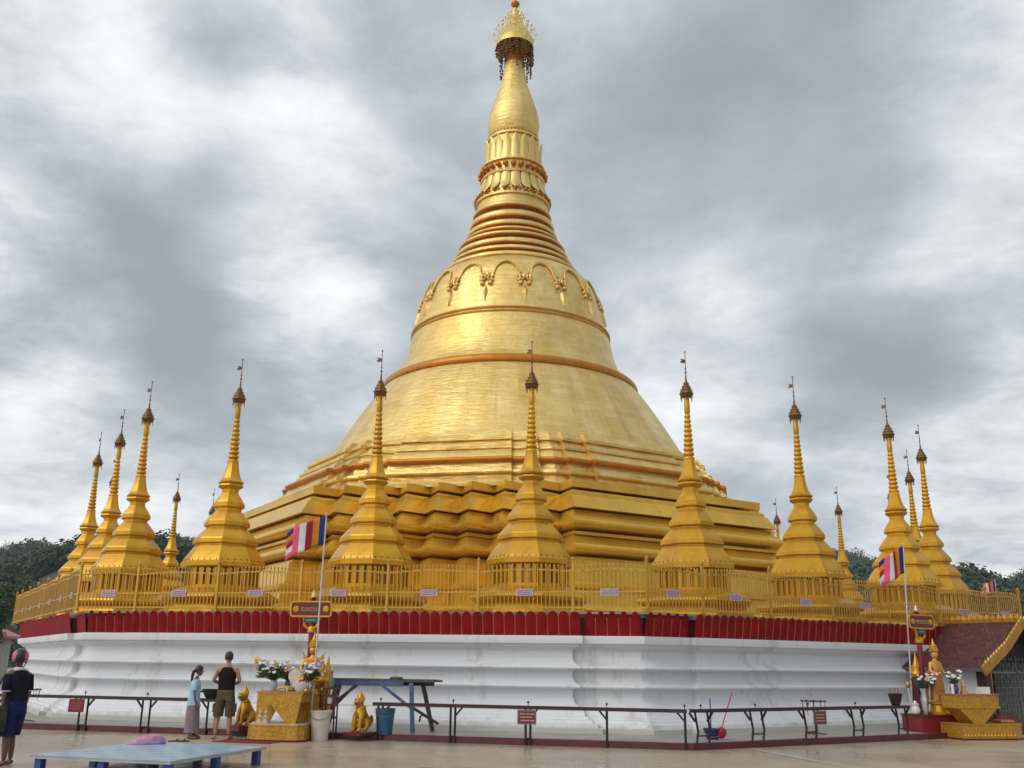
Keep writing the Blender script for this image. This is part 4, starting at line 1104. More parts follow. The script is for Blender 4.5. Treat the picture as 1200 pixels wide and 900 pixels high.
# ---- statues -------------------------------------------------------------------
STG = mat('statue_gold', (.62, .33, .03), .32, .5, .2, 9); STS = mat('statue_skin_gilt', (.62, .36, .10), .35, .3, .15, 9)
def crown(b, z, k=1.):
    b.lathe([(z, .105 * k), (z + .03, .12 * k), (z + .05, .10 * k), (z + .09, .105 * k), (z + .11, .08 * k), (z + .15, .085 * k), (z + .17, .055 * k), (z + .24, .03 * k), (z + .34, .004)], 14)
def face(b, c, r, fy=-1):
    b.ball((c[0], c[1] + fy * r * .95, c[2] - r * .08), r * .20, 1, (.7, 1, 1))
    for sx in (-1, 1): b.ball((c[0] + sx * r * .95, c[1], c[2]), r * .25, 1, (.4, .7, 1.2))
def seated_statue(label, loc, rz, base):
    t = thing('deity_statue', label, 'statue', loc, rz)
    b = MB(); b.box((0, 0, base * .25), (.62, .5, base * .5)); b.box((0, 0, base * .62), (.5, .42, base * .24)); b.lathe([(base * .74, .24), (base * .8, .27), (base * .9, .22), (base, .29), (base + .02, .29)], 16); b.build('pedestal', GOLD, t, smooth=30)
    z = base
    J = [((0, .03, z + .12), .16), ((0, .03, z + .30), .12), ((0, .02, z + .46), .13), ((0, 0, z + .58), .06), ((0, -.01, z + .64), .05),
         ((.20, .02, z + .50), .055), ((.26, -.02, z + .32), .045), ((.14, -.16, z + .22), .035), ((.05, -.19, z + .24), .03),
         ((-.20, .02, z + .50), .055), ((-.26, -.02, z + .32), .045), ((-.14, -.16, z + .22), .035), ((-.05, -.19, z + .24), .03),
         ((.20, -.02, z + .10), .10), ((.30, -.16, z + .08), .075), ((.06, -.24, z + .07), .05),
         ((-.20, -.02, z + .10), .10), ((-.30, -.16, z + .08), .075), ((-.06, -.26, z + .09), .05)]
    E_ = [(0, 1), (1, 2), (2, 3), (3, 4), (2, 5), (5, 6), (6, 7), (7, 8), (2, 9), (9, 10), (10, 11), (11, 12), (0, 13), (13, 14), (14, 15), (0, 16), (16, 17), (17, 18)]
    V, Fc = skin_mesh(J, E_); b = MB(); b.add(V, Fc); b.ball((0, -.02, z + .72), .095, 2, (.9, 1, 1.15)); face(b, (0, -.02, z + .72), .09); b.build('body', STG, t, smooth=60)
    b = MB(); crown(b, z + .78); b.build('crown', STG, t, smooth=40)
    b = MB(); b.rings([(0, 0, z + .40, .17, .13), (0, -.01, z + .50, .20, .14), (0, 0, z + .54, .16, .12)], 16); b.ball((0, -.13, z + .36), .08, 2, (1, .4, 1.3)); b.build('garland', mat('marigold', (.72, .26, .01), .7, 0, .3, 25, .6, 40), t, smooth=60)
    for sx in (-1, 1):
        b = MB(); b.prism([(sx * .16, z + .50), (sx * .25, z + .54), (sx * .23, z + .60), (sx * .27, z + .68), (sx * .20, z + .62), (sx * .15, z + .56)], .0, .05); b.build('shoulder_flame', STG, t, smooth=0)
    return t
seated_statue('seated gold deity statue with tall crown and marigold garland behind the front altar', on_altar(.30, .82, .112), AR, 1.02)
b = MB(); 
t = thing('flame_ornament', 'gold flame shaped ornament beside the seated deity', 'ornament', on_altar(.66, .78, .112), AR)
b.lathe([(0, .12), (1.0, .10), (1.1, .13), (1.15, .05)], 12); b.build('stand', GOLD, t, smooth=30)
b = MB(); b.prism([(-.07, 1.15), (-.10, 1.28), (-.03, 1.27), (-.04, 1.42), (.01, 1.62), (.04, 1.42), (.10, 1.33), (.07, 1.15)], -.03, .03); b.build('flame', STG, t, smooth=0)

A2 = (11.35, 24.85, 0.0); A2R = R(12)
c2, s2 = math.cos(A2R), math.sin(A2R)
def on2(x, y, z): return (A2[0] + x * c2 - y * s2, A2[1] + x * s2 + y * c2, z)
t = thing('offering_altar', 'gold mosaic altar shaped like an inverted triangle, on a long step at right', 'altar', A2, A2R)
b = MB(); d = [(-.60, -.42), (.85, -.42), (1.16, -.25), (1.16, .40), (-.60, .40)]; d2 = [(x * 1.02, y * 1.03) for x, y in d]
b.loft([(.04, d2), (.08, d2), (.09, d), (.33, d), (.34, d2), (.37, d2)], True, True); b.build('step', MOSAIC, t, smooth=0)
b = MB()
for i in range(16): b.ball((-.55 + i * .09, -.44, .105), .03, 1)
b.build('bead_row', FY, t, smooth=60)
b = MB(); d4 = [(x * 1.03, y * 1.05) for x, y in d]; b.loft([(0, d4), (.04, d4)], True, True); b.build('foot', KERB, t, smooth=0)
poly = [(-.17, .37), (.12, .37), (.52, .72), (.58, .74), (.58, 1.03), (-.60, 1.03), (-.60, .74), (-.54, .72)]
b = MB(); b.prism(poly, -.30, .26); b.build('pedestal', MOSAIC, t, smooth=0)
b = MB(); b.box((-.01, -.02, 1.04), (1.24, .64, .018)); b.build('table_top', mat('altar_cloth', (.40, .16, .12), .6), t, smooth=0)
b = MB(); b.box((-.01, -.02, .735), (1.20, .60, .03)); b.build('moulding', GOLD, t, smooth=0)
b = MB(); b.bar((.56, .2, .72), (.60, .24, .37), .04); b.build('leg', mat('brown_leg', (.25, .09, .04), .6), t, smooth=0)
t = thing('woven_mat', 'rolled orange offerings lying on the low step of the right altar', 'offering', on2(.86, 0, .371), A2R)
b = MB()
for i in range(5): b.tube([(-.18, -.14 + .07 * i, .035 + .01 * (i % 2)), (.2, -.12 + .06 * i, .035)], .035, 8)
b.build('rolls', mat('orange_offering', (.42, .16, .05), .7, 0, .4, 15), t, smooth=50)
t = thing('white_box', 'white rectangular tissue box on the right end of the right altar', 'box', on2(.40, 0, 1.05), A2R)
b = MB(); b.box((0, 0, .08), (.28, .16, .16)); b.build('box_body', mat('white_card', (.72, .72, .70), .6), t, smooth=0)
b = MB(); b.box((0, 0, .163), (.16, .03, .006)); b.build('slot', SIGNG, t, smooth=0)
t = thing('offering_figurine', 'little gold pagoda figurine in the middle of the right altar', 'figurine', on2(-.14, 0, 1.05))
b = MB(); b.lathe([(0, .09), (.06, .09), (.07, .06), (.16, .055), (.17, .07), (.19, .045), (.27, .03), (.34, .004)], 12); b.build('body', STS, t, smooth=40)
bouquet('white lilies in a purple vase on the right altar', on2(-.40, -.02, 1.05), (FW, FW), .17, .36, 18, PURP, .10, .20)
t = thing('white_candle', 'thick white candle beside the purple vase', 'candle', on2(-.55, -.15, 1.05)); b = MB(); b.lathe([(0, .035), (.22, .035), (.225, .02)], 12); b.build('wax', FW, t, smooth=30); b = MB(); b.tube([(0, 0, .22), (0, 0, .25)], .004, 5); b.build('wick', DARKIRON, t, smooth=0)
# statue plinth
t = thing('shrine_plinth', 'red square plinth under the standing deity at right', 'plinth', (10.62, 25.55, 0.0), R(14))
b = MB(); b.box((0, 0, .28), (1.05, .8, .44)); b.build('block', mat('plinth_bright_red', (.20, .008, .014), .4), t, smooth=0)
b = MB(); b.box((0, 0, .03), (1.12, .87, .06)); b.box((0, 0, .513), (1.10, .85, .03)); b.build('moulding', KERB, t, smooth=0)
def standing_statue(label, loc, rz):
    t = thing('deity_statue', label, 'statue', loc, rz)
    b = MB(); b.lathe([(0, .27), (.05, .28), (.08, .22), (.22, .2), (.26, .26), (.31, .27)], 16); b.build('pedestal', GOLD, t, smooth=30)
    z = .31; 
    J = [((0, 0, z + .50), .12), ((0, 0, z + .70), .105), ((0, 0, z + .88), .13), ((0, 0, z + .99), .055), ((0, 0, z + 1.05), .05),
         ((.17, 0, z + .92), .05), ((.22, -.02, z + .72), .042), ((.14, -.17, z + .66), .035), ((.06, -.22, z + .70), .03),
         ((-.17, 0, z + .92), .05), ((-.22, -.02, z + .72), .042), ((-.14, -.17, z + .66), .035), ((-.06, -.22, z + .70), .03),
         ((.08, 0, z + .30), .08), ((.08, 0, z + .05), .055), ((.09, -.1, z + .03), .035), ((-.08, 0, z + .30), .08), ((-.08, 0, z + .05), .055), ((-.09, -.1, z + .03), .035)]
    E_ = [(0, 1), (1, 2), (2, 3), (3, 4), (2, 5), (5, 6), (6, 7), (7, 8), (2, 9), (9, 10), (10, 11), (11, 12), (0, 13), (13, 14), (14, 15), (0, 16), (16, 17), (17, 18)]
    V, Fc = skin_mesh(J, E_); b = MB(); b.add(V, Fc); b.ball((0, -.01, z + 1.14), .095, 2, (.88, 1, 1.15)); face(b, (0, -.01, z + 1.14), .09); b.build('body', STS, t, smooth=60)
    b = MB(); crown(b, z + 1.20, 1.05); b.build('crown', STG, t, smooth=40)
    b = MB(); b.rings([(0, 0, z + .02, .22, .17), (0, 0, z + .2, .20, .16), (0, 0, z + .45, .18, .15), (0, 0, z + .62, .14, .12)], 18); b.build('robe', mat('orange_robe', (.48, .17, .03), .5, .2, .35, 9, .4, 20), t, smooth=60)
    b = MB(); b.rings([(0, 0, z + .60, .13, .115), (0, -.005, z + .8, .16, .135), (0, 0, z + .92, .17, .13), (0, 0, z + .98, .08, .07)], 18); b.build('jacket', mat('gilt_jacket', (.55, .24, .05), .4, .4, .3, 12, .4, 25), t, smooth=60)
    b = MB(); b.tube([(-.24, -.02, z + .75), (-.2, .1, z + .6), (-.28, .12, z + .2), (-.25, .1, z + .02)], [.03, .05, .06, .03], 8); b.build('sash', mat('orange_robe', (.48, .17, .03), .5), t, smooth=60)
    return t
standing_statue('standing gold crowned deity in an orange robe on the red plinth', (10.84, 25.45, .53), R(28))
t = thing('flame_ornament', 'small gold spire ornament behind the standing deity, on the red post side', 'ornament', (10.56, 25.95, .112))
b = MB(); b.lathe([(0, .16), (1.2, .14), (1.25, .18), (1.3, .1)], 14); b.build('stand', KERB, t, smooth=30)
b = MB(); b.lathe([(1.3, .12), (1.38, .17), (1.45, .13), (1.55, .14), (1.6, .09), (1.72, .05), (1.95, .004)], 14); b.build('spire', STG, t, smooth=40)
bouquet('white lilies in a silver vase in front of the red post at right', (10.42, 25.28, .53), (FW, FW), .30, .36, 22, SILV, .09, .62, (.06, 0))
t = thing('white_jar', 'white and silver jar at the foot of the right red post', 'jar', (10.20, 25.35, .53)); b = MB(); b.lathe([(0, .07), (.03, .1), (.12, .11), (.2, .07), (.22, .09), (.25, .09), (.27, .03)], 16); b.build('jar_body', mat('white_ceramic', (.72, .71, .68), .3), t, smooth=50); b = MB(); b.lathe([(.27, .05), (.31, .04), (.33, .01)], 12); b.build('lid', SILV, t, smooth=50)

# ---- gate pavilion ------------------------------------------------------------------
pv = thing('gate_pavilion', 'small pavilion with tiled maroon roof, gold bargeboards and grille gate at right', 'pavilion', W(1, 18.6, 3.95, 0), rotz(1))
def mat_tiles():
    m = bpy.data.materials.new('maroon_tiles'); m.use_nodes = True
    nt = m.node_tree; b = nt.nodes['Principled BSDF']; L = nt.links.new
    uv = nd(nt, 'ShaderNodeUVMap', -1000, 0); br = nd(nt, 'ShaderNodeTexBrick', -700, 0)
    br.inputs['Scale'].default_value = 1; br.inputs['Brick Width'].default_value = .13; br.inputs['Row Height'].default_value = .10; br.inputs['Mortar Size'].default_value = .009
    br.inputs['Color1'].default_value = (.055, .009, .007, 1); br.inputs['Color2'].default_value = (.135, .025, .016, 1); br.inputs['Mortar'].default_value = (.025, .006, .006, 1)
    L(uv.outputs[0], br.inputs['Vector'])
    nz = nd(nt, 'ShaderNodeTexNoise', -700, -300); nz.inputs['Scale'].default_value = 3.; nz.inputs['Detail'].default_value = 6; L(uv.outputs[0], nz.inputs['Vector'])
    mr = nd(nt, 'ShaderNodeMapRange', -500, -300); mr.inputs['From Min'].default_value = .62; mr.inputs['From Max'].default_value = .75; mr.inputs['To Max'].default_value = .5; L(nz.outputs['Fac'], mr.inputs['Value'])
    mx = nd(nt, 'ShaderNodeMix', -300, 0, data_type='RGBA'); mx.inputs['B'].default_value = (.30, .13, .09, 1)
    L(mr.outputs[0], mx.inputs['Factor']); L(br.outputs['Color'], mx.inputs['A']); L(mx.outputs['Result'], b.inputs['Base Color']); b.inputs['Roughness'].default_value = .6
    bp = nd(nt, 'ShaderNodeBump', -300, -500); bp.inputs['Distance'].default_value = .02; bp.inputs['Strength'].default_value = .8; bp.invert = True; L(br.outputs['Fac'], bp.inputs['Height']); L(bp.outputs[0], b.inputs['Normal'])
    return m
TILE = mat_tiles(); BARGE = mat('barge_gold', (.46, .22, .02), .45, .35, .3, 5)
HW, RH, EH, FY_, BY_ = 2.05, 2.96, 1.68, -2.12, .35
for sx in (-1, 1):
    b = MB(); slope = math.hypot(HW, RH - EH)
    P = [(0, FY_, RH), (0, BY_, RH), (sx * HW * .45, BY_, RH - (RH - EH) * .55), (sx * HW, BY_, EH), (sx * HW, FY_, EH), (sx * HW * .45, FY_, RH - (RH - EH) * .55)]
    b.v = [tuple(p) for p in P] + [(p[0], p[1], p[2] - .07) for p in P]
    UV = lambda i: {0: (0, 0), 1: (2.4, 0), 2: (2.4, 1.1), 3: (2.4, 2.4), 4: (0, 2.4), 5: (0, 1.1)}[i % 6]
    for f_ in ([0, 1, 2, 5], [5, 2, 3, 4]): b.addf(f_, [UV(i) for i in f_])
    for f_ in ([6, 7, 8, 11], [11, 8, 9, 10]): b.addf(f_, [UV(i) for i in f_])
    for a_, c_ in ((1, 2), (2, 3), (3, 4), (4, 5), (5, 0)): b.addf([a_, c_, c_ + 6, a_ + 6], [UV(a_), UV(c_), UV(c_), UV(a_)])
    b.build('roof_slope', TILE, pv, smooth=0)
    b = MB(); pts = [(0, RH + .05), (sx * HW * .45, RH - (RH - EH) * .55 + .05), (sx * (HW + .06), EH - .02)]
    for q in range(2):
        b.bar((pts[q][0], FY_ - .05, pts[q][1] - .08), (pts[q + 1][0], FY_ - .05, pts[q + 1][1] - .08), .06, .26)
    b.build('bargeboard', BARGE, pv, smooth=0)
    b = MB()
    for i in range(15):
        u = (i + .5) / 15; x = sx * HW * u; zz = RH - (RH - EH) * (u / .45 * .55 if u < .45 else .55 + (u - .45) / .55 * .45) + .09
        b.lathe([(zz - .03, .035), (zz + .01, .04), (zz + .04, .02), (zz + .075, .003)], 8, (x, FY_ - .05), uvm=False)
    b.build('flame_crest', mat('crest_gold', (.70, .45, .10), .4, .4), pv, smooth=40)
    b = MB(); b.box((sx * HW, (FY_ + BY_) / 2, EH - .06), (.05, BY_ - FY_, .10)); b.build('eave_board', mat('eave_grey', (.10, .09, .09), .7), pv, smooth=0)
b = MB()
for i in range(14):
    y = FY_ + .1 + i * (BY_ - FY_ - .1) / 13; b.lathe([(RH - .02, .09), (RH + .06, .10), (RH + .13, .05), (RH + .19, .003)], 8, (0, y), uvm=False)
b.box((0, (FY_ + BY_) / 2, RH), (.14, BY_ - FY_, .10)); b.build('ridge_crest', BARGE, pv, smooth=40)
b = MB(); b.box((-1.52, -.70, .95), (.16, 1.9, 1.78)); b.build('side_wall', WHITE_WALL, pv, smooth=0)
b = MB(); b.box((1.52, -.70, .95), (.16, 1.9, 1.78)); b.build('side_wall', WHITE_WALL, pv, smooth=0)
WD = mat('pavilion_timber', (.055, .018, .014), .6, 0, .3, 6)
for x in (-1.50, 1.50):
    b = MB(); b.box((x, -1.76, .98), (.26, .26, 1.9)); b.build('pillar', WD, pv, smooth=0)
    b = MB(); b.box((x * .865, -1.76, .96), (.10, .16, 1.86)); b.build('door_jamb', BARGE, pv, smooth=0)
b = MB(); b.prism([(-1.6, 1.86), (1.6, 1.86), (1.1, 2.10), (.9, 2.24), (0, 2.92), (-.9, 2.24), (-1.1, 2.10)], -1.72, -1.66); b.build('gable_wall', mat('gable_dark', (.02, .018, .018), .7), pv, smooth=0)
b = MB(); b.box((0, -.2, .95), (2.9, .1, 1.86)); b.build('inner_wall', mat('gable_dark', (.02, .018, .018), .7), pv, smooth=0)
GR = mat('grille_steel', (.16, .17, .17), .4, .6, .2, 5)
for sx in (-1, 1):
    b = MB()
    x0, x1 = (.02, 1.22) if sx > 0 else (-1.22, -.02)
    for i in range(9):
        x = x0 + (x1 - x0) * i / 8; b.box((x, -1.80, 1.02), (.018, .018, 1.9))
    for j in range(13):
        z = .12 + j * .148
        for i in range(8):
            if (i + j) % 2 == 0: b.box((x0 + (x1 - x0) * (i + .5) / 8, -1.80, z), ((x1 - x0) / 8, .016, .016))
    b.box(((x0 + x1) / 2, -1.80, 1.55), (x1 - x0, .03, .05)); b.box(((x0 + x1) / 2, -1.80, .08), (x1 - x0, .03, .05))
    b.build('grille_gate', GR, pv, smooth=0)
b = MB(); b.box((-.95, -2.05, .14), (.8, .45, .28)); b.box((-.95, -1.90, .38), (.8, .25, .2)); b.build('step', mat('pavilion_step', (.16, .04, .03), .5, 0, .3, 4), pv, smooth=0)

# ---- people ------------------------------------------------------------------------------
def limb_hand(b, wrist, d, palm_n, size=1.):
    """palm and five bent fingers; d = direction of hand, palm_n = palm normal"""
    wrist = Vector(wrist); d = Vector(d).normalized(); n = Vector(palm_n); n = (n - d * n.dot(d)).normalized(); s_ = d.cross(n)
    k = size
    b.tube([wrist - d * .02 * k, wrist + d * .03 * k, wrist + d * .085 * k], [.024 * k, .032 * k, .030 * k], 8)
    for i, (o, L) in enumerate(((-.027, .062), (-.009, .072), (.009, .068), (.027, .052))):
        p0 = wrist + d * .075 * k + s_ * o * k; p1 = p0 + (d + n * .25).normalized() * L * .5 * k; p2 = p1 + (d + n * .9).normalized() * L * .5 * k
        b.tube([p0, p1, p2], [.0095 * k, .009 * k, .006 * k], 6)
    p0 = wrist + d * .025 * k - s_ * .028 * k; p1 = p0 + (d * .7 - s_ * .7 + n * .3).normalized() * .035 * k; p2 = p1 + (d - s_ * .1 + n * .5).normalized() * .03 * k
    b.tube([p0, p1, p2], [.012 * k, .011 * k, .007 * k], 6)
def foot(b, ank, d, k=1.):
    ank = Vector(ank); d = Vector(d).normalized(); s_ = Vector((-d.y, d.x, 0))
    z = .028
    b.tube([ank - d * .05 + Vector((0, 0, z + .02 - ank.z)), Vector((ank.x, ank.y, .05)) + d * .02, Vector((ank.x, ank.y, z + .004)) + d * .11 * k, Vector((ank.x, ank.y, .022)) + d * .165 * k], [.032, .042, .042, .026], 10)
    for i in range(5):
        o = (i - 2) * .017; p = Vector((ank.x, ank.y, .018)) + d * (.165 - abs(i - 1) * .008) * k + s_ * o
        b.ball(p, .013, 1, (1, 1, .8))
def head(b, c, k=1., yaw=0., pitch=0.):
    """forward = +y"""
    Mx = Matrix.Translation(c) @ Matrix.Rotation(yaw, 4, 'Z') @ Matrix.Rotation(pitch, 4, 'X')
    q = MB()
    q.ball((0, 0, .03 * k), .094 * k, 3, (.82, 1.0, 1.08)); q.ball((0, .022 * k, -.035 * k), .072 * k, 3, (.80, .95, 1.05))
    q.ball((0, .052 * k, -.086 * k), .030 * k, 2, (1, .8, .7))
    q.tube([(0, .088 * k, .035 * k), (0, .106 * k, .004 * k), (0, .112 * k, -.012 * k)], [.008 * k, .013 * k, .014 * k], 8)
    q.tube([(-.022 * k, .088 * k, -.045 * k), (0, .096 * k, -.045 * k), (.022 * k, .088 * k, -.045 * k)], .007 * k, 6)
    for sx in (-1, 1):
        q.ball((sx * .080 * k, -.005 * k, .0), .030 * k, 2, (.35, .7, 1.1)); q.ball((sx * .03 * k, .083 * k, .028 * k), .012 * k, 1)
    b.mesh(q, Mx)
    return Mx
def person(label, loc, rz, skinm, H, J, E_, hands, feet, hd, yaw=0., pitch=0., flat=.66):
    t = thing('person', label, 'person', loc, rz)
    V, Fc = skin_mesh(J, E_)
    out = []
    for (x, y, z) in V:                      # flatten the trunk front to back
        if .50 * H < z < .84 * H and abs(x) < .125 * H:
            w = min(1, (z / H - .50) / .05, (.84 - z / H) / .03); y = y * (1 - (1 - flat) * max(0, w))
        out.append((x, y, z))
    b = MB(); b.add(out, Fc)
    for h_ in hands: limb_hand(b, *h_)
    for f_ in feet: foot(b, *f_)
    Mx = head(b, hd, H / 1.75, yaw, pitch)
    t.name = 'person'
    b.build('body', skinm, t, smooth=70)
    e = MB()
    for sx in (-1, 1): e.ball(tuple(Mx @ Vector((sx * .03 * H / 1.75, .092 * H / 1.75, .028 * H / 1.75))), .006, 1)
    e.build('eyes', mat('eye_dark', (.01, .008, .008), .2), t, smooth=60)
    return t, Mx
def hair_cap(t, Mx, k, m_, back=-.02, low=-.02):
    b = MB(); q = MB(); q.ball((0, -.012 * k, .042 * k), .103 * k, 3, (.86, .98, 1.05))
    # keep only the cap: drop faces over the face and below the hairline
    keep = []
    for f_ in q.f:
        c = sum((Vector(q.v[i]) for i in f_), Vector()) / len(f_)
        if (c.y > .055 * k and c.z < .085 * k) or c.z < (low + (.06 if c.y > .02 * k else 0)) * k: continue
        keep.append(f_)
    q.f = keep; q.mi = [0] * len(keep); b.mesh(q, Mx); return b.build('hair', m_, t, smooth=70)
SKIN1 = mat('skin_fair', (.40, .20, .13), .55, 0, .12, 9); SKIN2 = mat('skin_brown', (.16, .075, .045), .5, 0, .12, 9); SKIN3 = mat('skin_tan', (.13, .06, .035), .5, 0, .12, 9)
HAIR_BR = mat('hair_brown', (.035, .018, .012), .6, 0, .3, 30); HAIR_BK = mat('hair_black', (.008, .007, .007), .45, 0, .3, 30)

# man in a tank top, facing the wall
H = 1.78
J = [((0, 0, .95), .135), ((0, .0, 1.10), .125), ((0, .0, 1.27), .145), ((0, -.01, 1.40), .13), ((0, -.01, 1.50), .058), ((0, .0, 1.58), .052),
     ((.185, -.01, 1.42), .058), ((.275, -.03, 1.19), .044), ((.17, .20, 1.13), .036), ((.09, .28, 1.16), .027),
     ((-.185, -.01, 1.42), .058), ((-.285, -.03, 1.19), .044), ((-.17, .20, 1.13), .036), ((-.09, .28, 1.16), .027),
     ((.10, 0, .86), .095), ((.115, .01, .50), .060), ((.13, -.02, .34), .062), ((.135, -.02, .09), .036),
     ((-.10, 0, .86), .095), ((-.125, .01, .50), .060), ((-.14, -.02, .34), .062), ((-.15, -.02, .09), .036)]
E_ = [(0, 1), (1, 2), (2, 3), (3, 4), (4, 5), (3, 6), (6, 7), (7, 8), (8, 9), (3, 10), (10, 11), (11, 12), (12, 13), (0, 14), (14, 15), (15, 16), (16, 17), (0, 18), (18, 19), (19, 20), (20, 21)]
t, Mx = person('barefoot man in brown tank top and olive cargo shorts, back turned', (-6.06, 21.75, 0), R(3), SKIN1, H, J, E_,
    [((.09, .28, 1.16), (-.8, .5, .2), (0, .3, 1)), ((-.09, .28, 1.16), (.8, .5, .2), (0, .3, 1), 1.)], [((.135, -.02, .09), (.25, 1, 0)), ((-.15, -.02, .09), (-.5, .9, 0))], (0, .0, 1.655), 0, R(-12))
hair_cap(t, Mx, 1.02, HAIR_BR, low=-.045)
b = MB(); b.rings([(0, 0, .94, .185, .135), (0, 0, 1.02, .178, .128), (0, 0, 1.15, .176, .118), (0, 0, 1.28, .195, .128), (0, 0, 1.36, .19, .128), (0, -.005, 1.42, .155, .112), (0, -.005, 1.47, .105, .085)], 28)
b.build('tank_top', mat('brown_knit', (.018, .009, .009), .85, 0, .25, 12, .3, 25, spec=.12), t, smooth=60)
b = MB(); b.rings([(0, 0, .80, .185, .14), (0, 0, .90, .19, .142), (0, 0, 1.0, .182, .134), (0, 0, 1.01, .16, .12)], 26)
for sx in (-1, 1): b.rings([(sx * .125, 0, .46, .108, .112), (sx * .118, 0, .62, .112, .118), (sx * .10, 0, .80, .108, .13), (sx * .09, 0, .88, .10, .13)], 20)
sh = b.build('cargo_shorts', mat('olive_cotton', (.085, .058, .030), .85, 0, .25, 9, .5, 14), t, smooth=60)
b = MB()
for sx in (-1, 1): b.box((sx * .225, .0, .64), (.03, .14, .17)); b.box((sx * .10, -.135, .84), (.11, .02, .12))
b.build('pocket', mat('olive_cotton', (.085, .058, .030), .85), sh, smooth=0)
tp_ = MB(); tp_.box((0, 0, .0), (.14, .012, .08)); o = tp_.build('phone', mat('phone_black', (.01, .01, .012), .2), None, smooth=0, loc=(-6.07, 22.10, 1.19)); tag(o, 'dark phone held in the tank top man\'s hands', 'phone')

# girl facing right
H = 1.47
J = [((0, 0, .80), .115), ((0, 0, .95), .095), ((0, .01, 1.08), .105), ((0, 0, 1.16), .092), ((0, .012, 1.235), .042), ((0, .03, 1.29), .040),
     ((.135, 0, 1.165), .043), ((.165, .01, .95), .033), ((.15, .07, .74), .026), ((.148, .08, .71), .022),
     ((-.135, 0, 1.165), .043), ((-.165, .01, .95), .033), ((-.15, .07, .74), .026), ((-.148, .08, .71), .022),
     ((.075, 0, .70), .075), ((.075, .0, .40), .05), ((.08, -.01, .28), .045), ((.08, -.01, .07), .028),
     ((-.075, 0, .70), .075), ((-.075, .02, .40), .05), ((-.08, .04, .28), .045), ((-.08, .05, .07), .028)]
t, Mx = person('girl in light blue tee and long grey skirt, black ponytail, facing right', (-6.72, 21.72, 0), R(-78), SKIN2, H, J, E_,
    [((.148, .08, .71), (0, .15, -1), (-1, 0, 0), .85), ((-.148, .08, .71), (0, .15, -1), (1, 0, 0), .85)], [((.08, -.01, .07), (.1, 1, 0), .85), ((-.08, .05, .07), (-.1, 1, 0), .85)], (0, .05, 1.375), 0, R(-8))
k = H / 1.75 * 1.05
hair_cap(t, Mx, k, HAIR_BK, low=-.03)
b = MB(); q = MB(); q.tube([(0, -.080, .02), (0, -.112, -.015), (0, -.118, -.10), (0, -.112, -.19), (0, -.105, -.25)], [.028, .038, .034, .024, .006], 10); b.mesh(q, Mx); b.build('ponytail', HAIR_BK, t, smooth=60)
TEE = mat('pale_blue_cotton', (.30, .52, .66), .85, 0, .12, 9, .4, 12)
b = MB(); b.rings([(0, 0, .68, .165, .135), (0, 0, .78, .162, .13), (0, 0, .92, .148, .112), (0, .005, 1.05, .155, .115), (0, .0, 1.15, .14, .10), (0, .01, 1.21, .08, .07), (0, .01, 1.225, .06, .055)], 26)
for sx in (-1, 1): b.tube([(sx * .09, 0, 1.17), (sx * .145, .0, 1.15), (sx * .168, .005, 1.02), (sx * .17, .008, .99)], [.05, .062, .062, .060], 14)
b.build('tee_shirt', TEE, t, smooth=60)
def mat_skirt():
    m = mat('skirt_print', (.15, .12, .135), .85, 0, .3, 30, .3, 12, col2=(.28, .22, .25)); return m
b = MB(); b.rings([(0, .01, .13, .150, .155), (0, .01, .30, .148, .148), (0, 0, .55, .150, .14), (0, 0, .72, .145, .125), (0, 0, .80, .12, .10)], 26)
for i, v in enumerate(b.v):
    a = math.atan2(v[1], v[0]); w = 1 + .05 * math.sin(7 * a) * (1 - v[2] / .8); b.v[i] = (v[0] * w, v[1] * w, v[2])
b.build('skirt', mat_skirt(), t, smooth=60)

# man with a helmet, walking past at the left edge
H = 1.72
J = [((0, 0, .92), .135), ((0, 0, 1.06), .13), ((0, .01, 1.22), .145), ((0, .01, 1.34), .13), ((0, .02, 1.44), .056), ((0, .03, 1.51), .052),
     ((.185, .0, 1.36), .056), ((.215, .02, 1.10), .044), ((.20, .10, .86), .036), ((.198, .11, .83), .028),
     ((-.185, .0, 1.36), .056), ((-.225, -.06, 1.10), .044), ((-.19, -.03, .85), .036), ((-.186, -.02, .82), .028),
     ((.09, .03, .83), .095), ((.09, .13, .48), .058), ((.095, .10, .33), .058), ((.10, .08, .08), .036),
     ((-.07, .0, .83), .095), ((-.075, .0, .50), .058), ((-.075, -.03, .33), .058), ((-.08, -.05, .08), .036)]
t, Mx = person('man in black and pink helmet, navy polo and shorts, walking at the left edge', (-7.82, 16.12, 0), R(56), SKIN3, H, J, E_,
    [((.198, .11, .83), (0, .2, -1), (-1, 0, 0)), ((-.186, -.02, .82), (.05, .1, -1), (1, 0, 0))], [((.10, .08, .08), (.1, 1, 0)), ((-.08, -.05, .08), (0, 1, 0))], (0, .04, 1.59), R(-30), R(-4))
for ch in t.children: pass
NAVY = mat('navy_polo', (.010, .010, .022), .8, 0, .25, 9, .4, 12, spec=.12); NAVYS = mat('navy_shorts', (.018, .018, .085), .8, 0, .25, 9, .4, 12, spec=.12)
b = MB(); b.rings([(0, 0, .80, .185, .14), (0, 0, .92, .183, .14), (0, 0, 1.08, .178, .13), (0, .01, 1.24, .19, .135), (0, .01, 1.34, .18, .125), (0, .015, 1.41, .13, .10), (0, .02, 1.435, .085, .08)], 28)
for sx in (-1, 1): b.tube([(sx * .11, .01, 1.355), (sx * .178, .0, 1.33), (sx * .203, .01 if sx > 0 else -.03, 1.18), (sx * .212, .015 if sx > 0 else -.05, 1.11)], [.05, .066, .064, .062], 16)
pl_ = b.build('polo_shirt', NAVY, t, smooth=60)
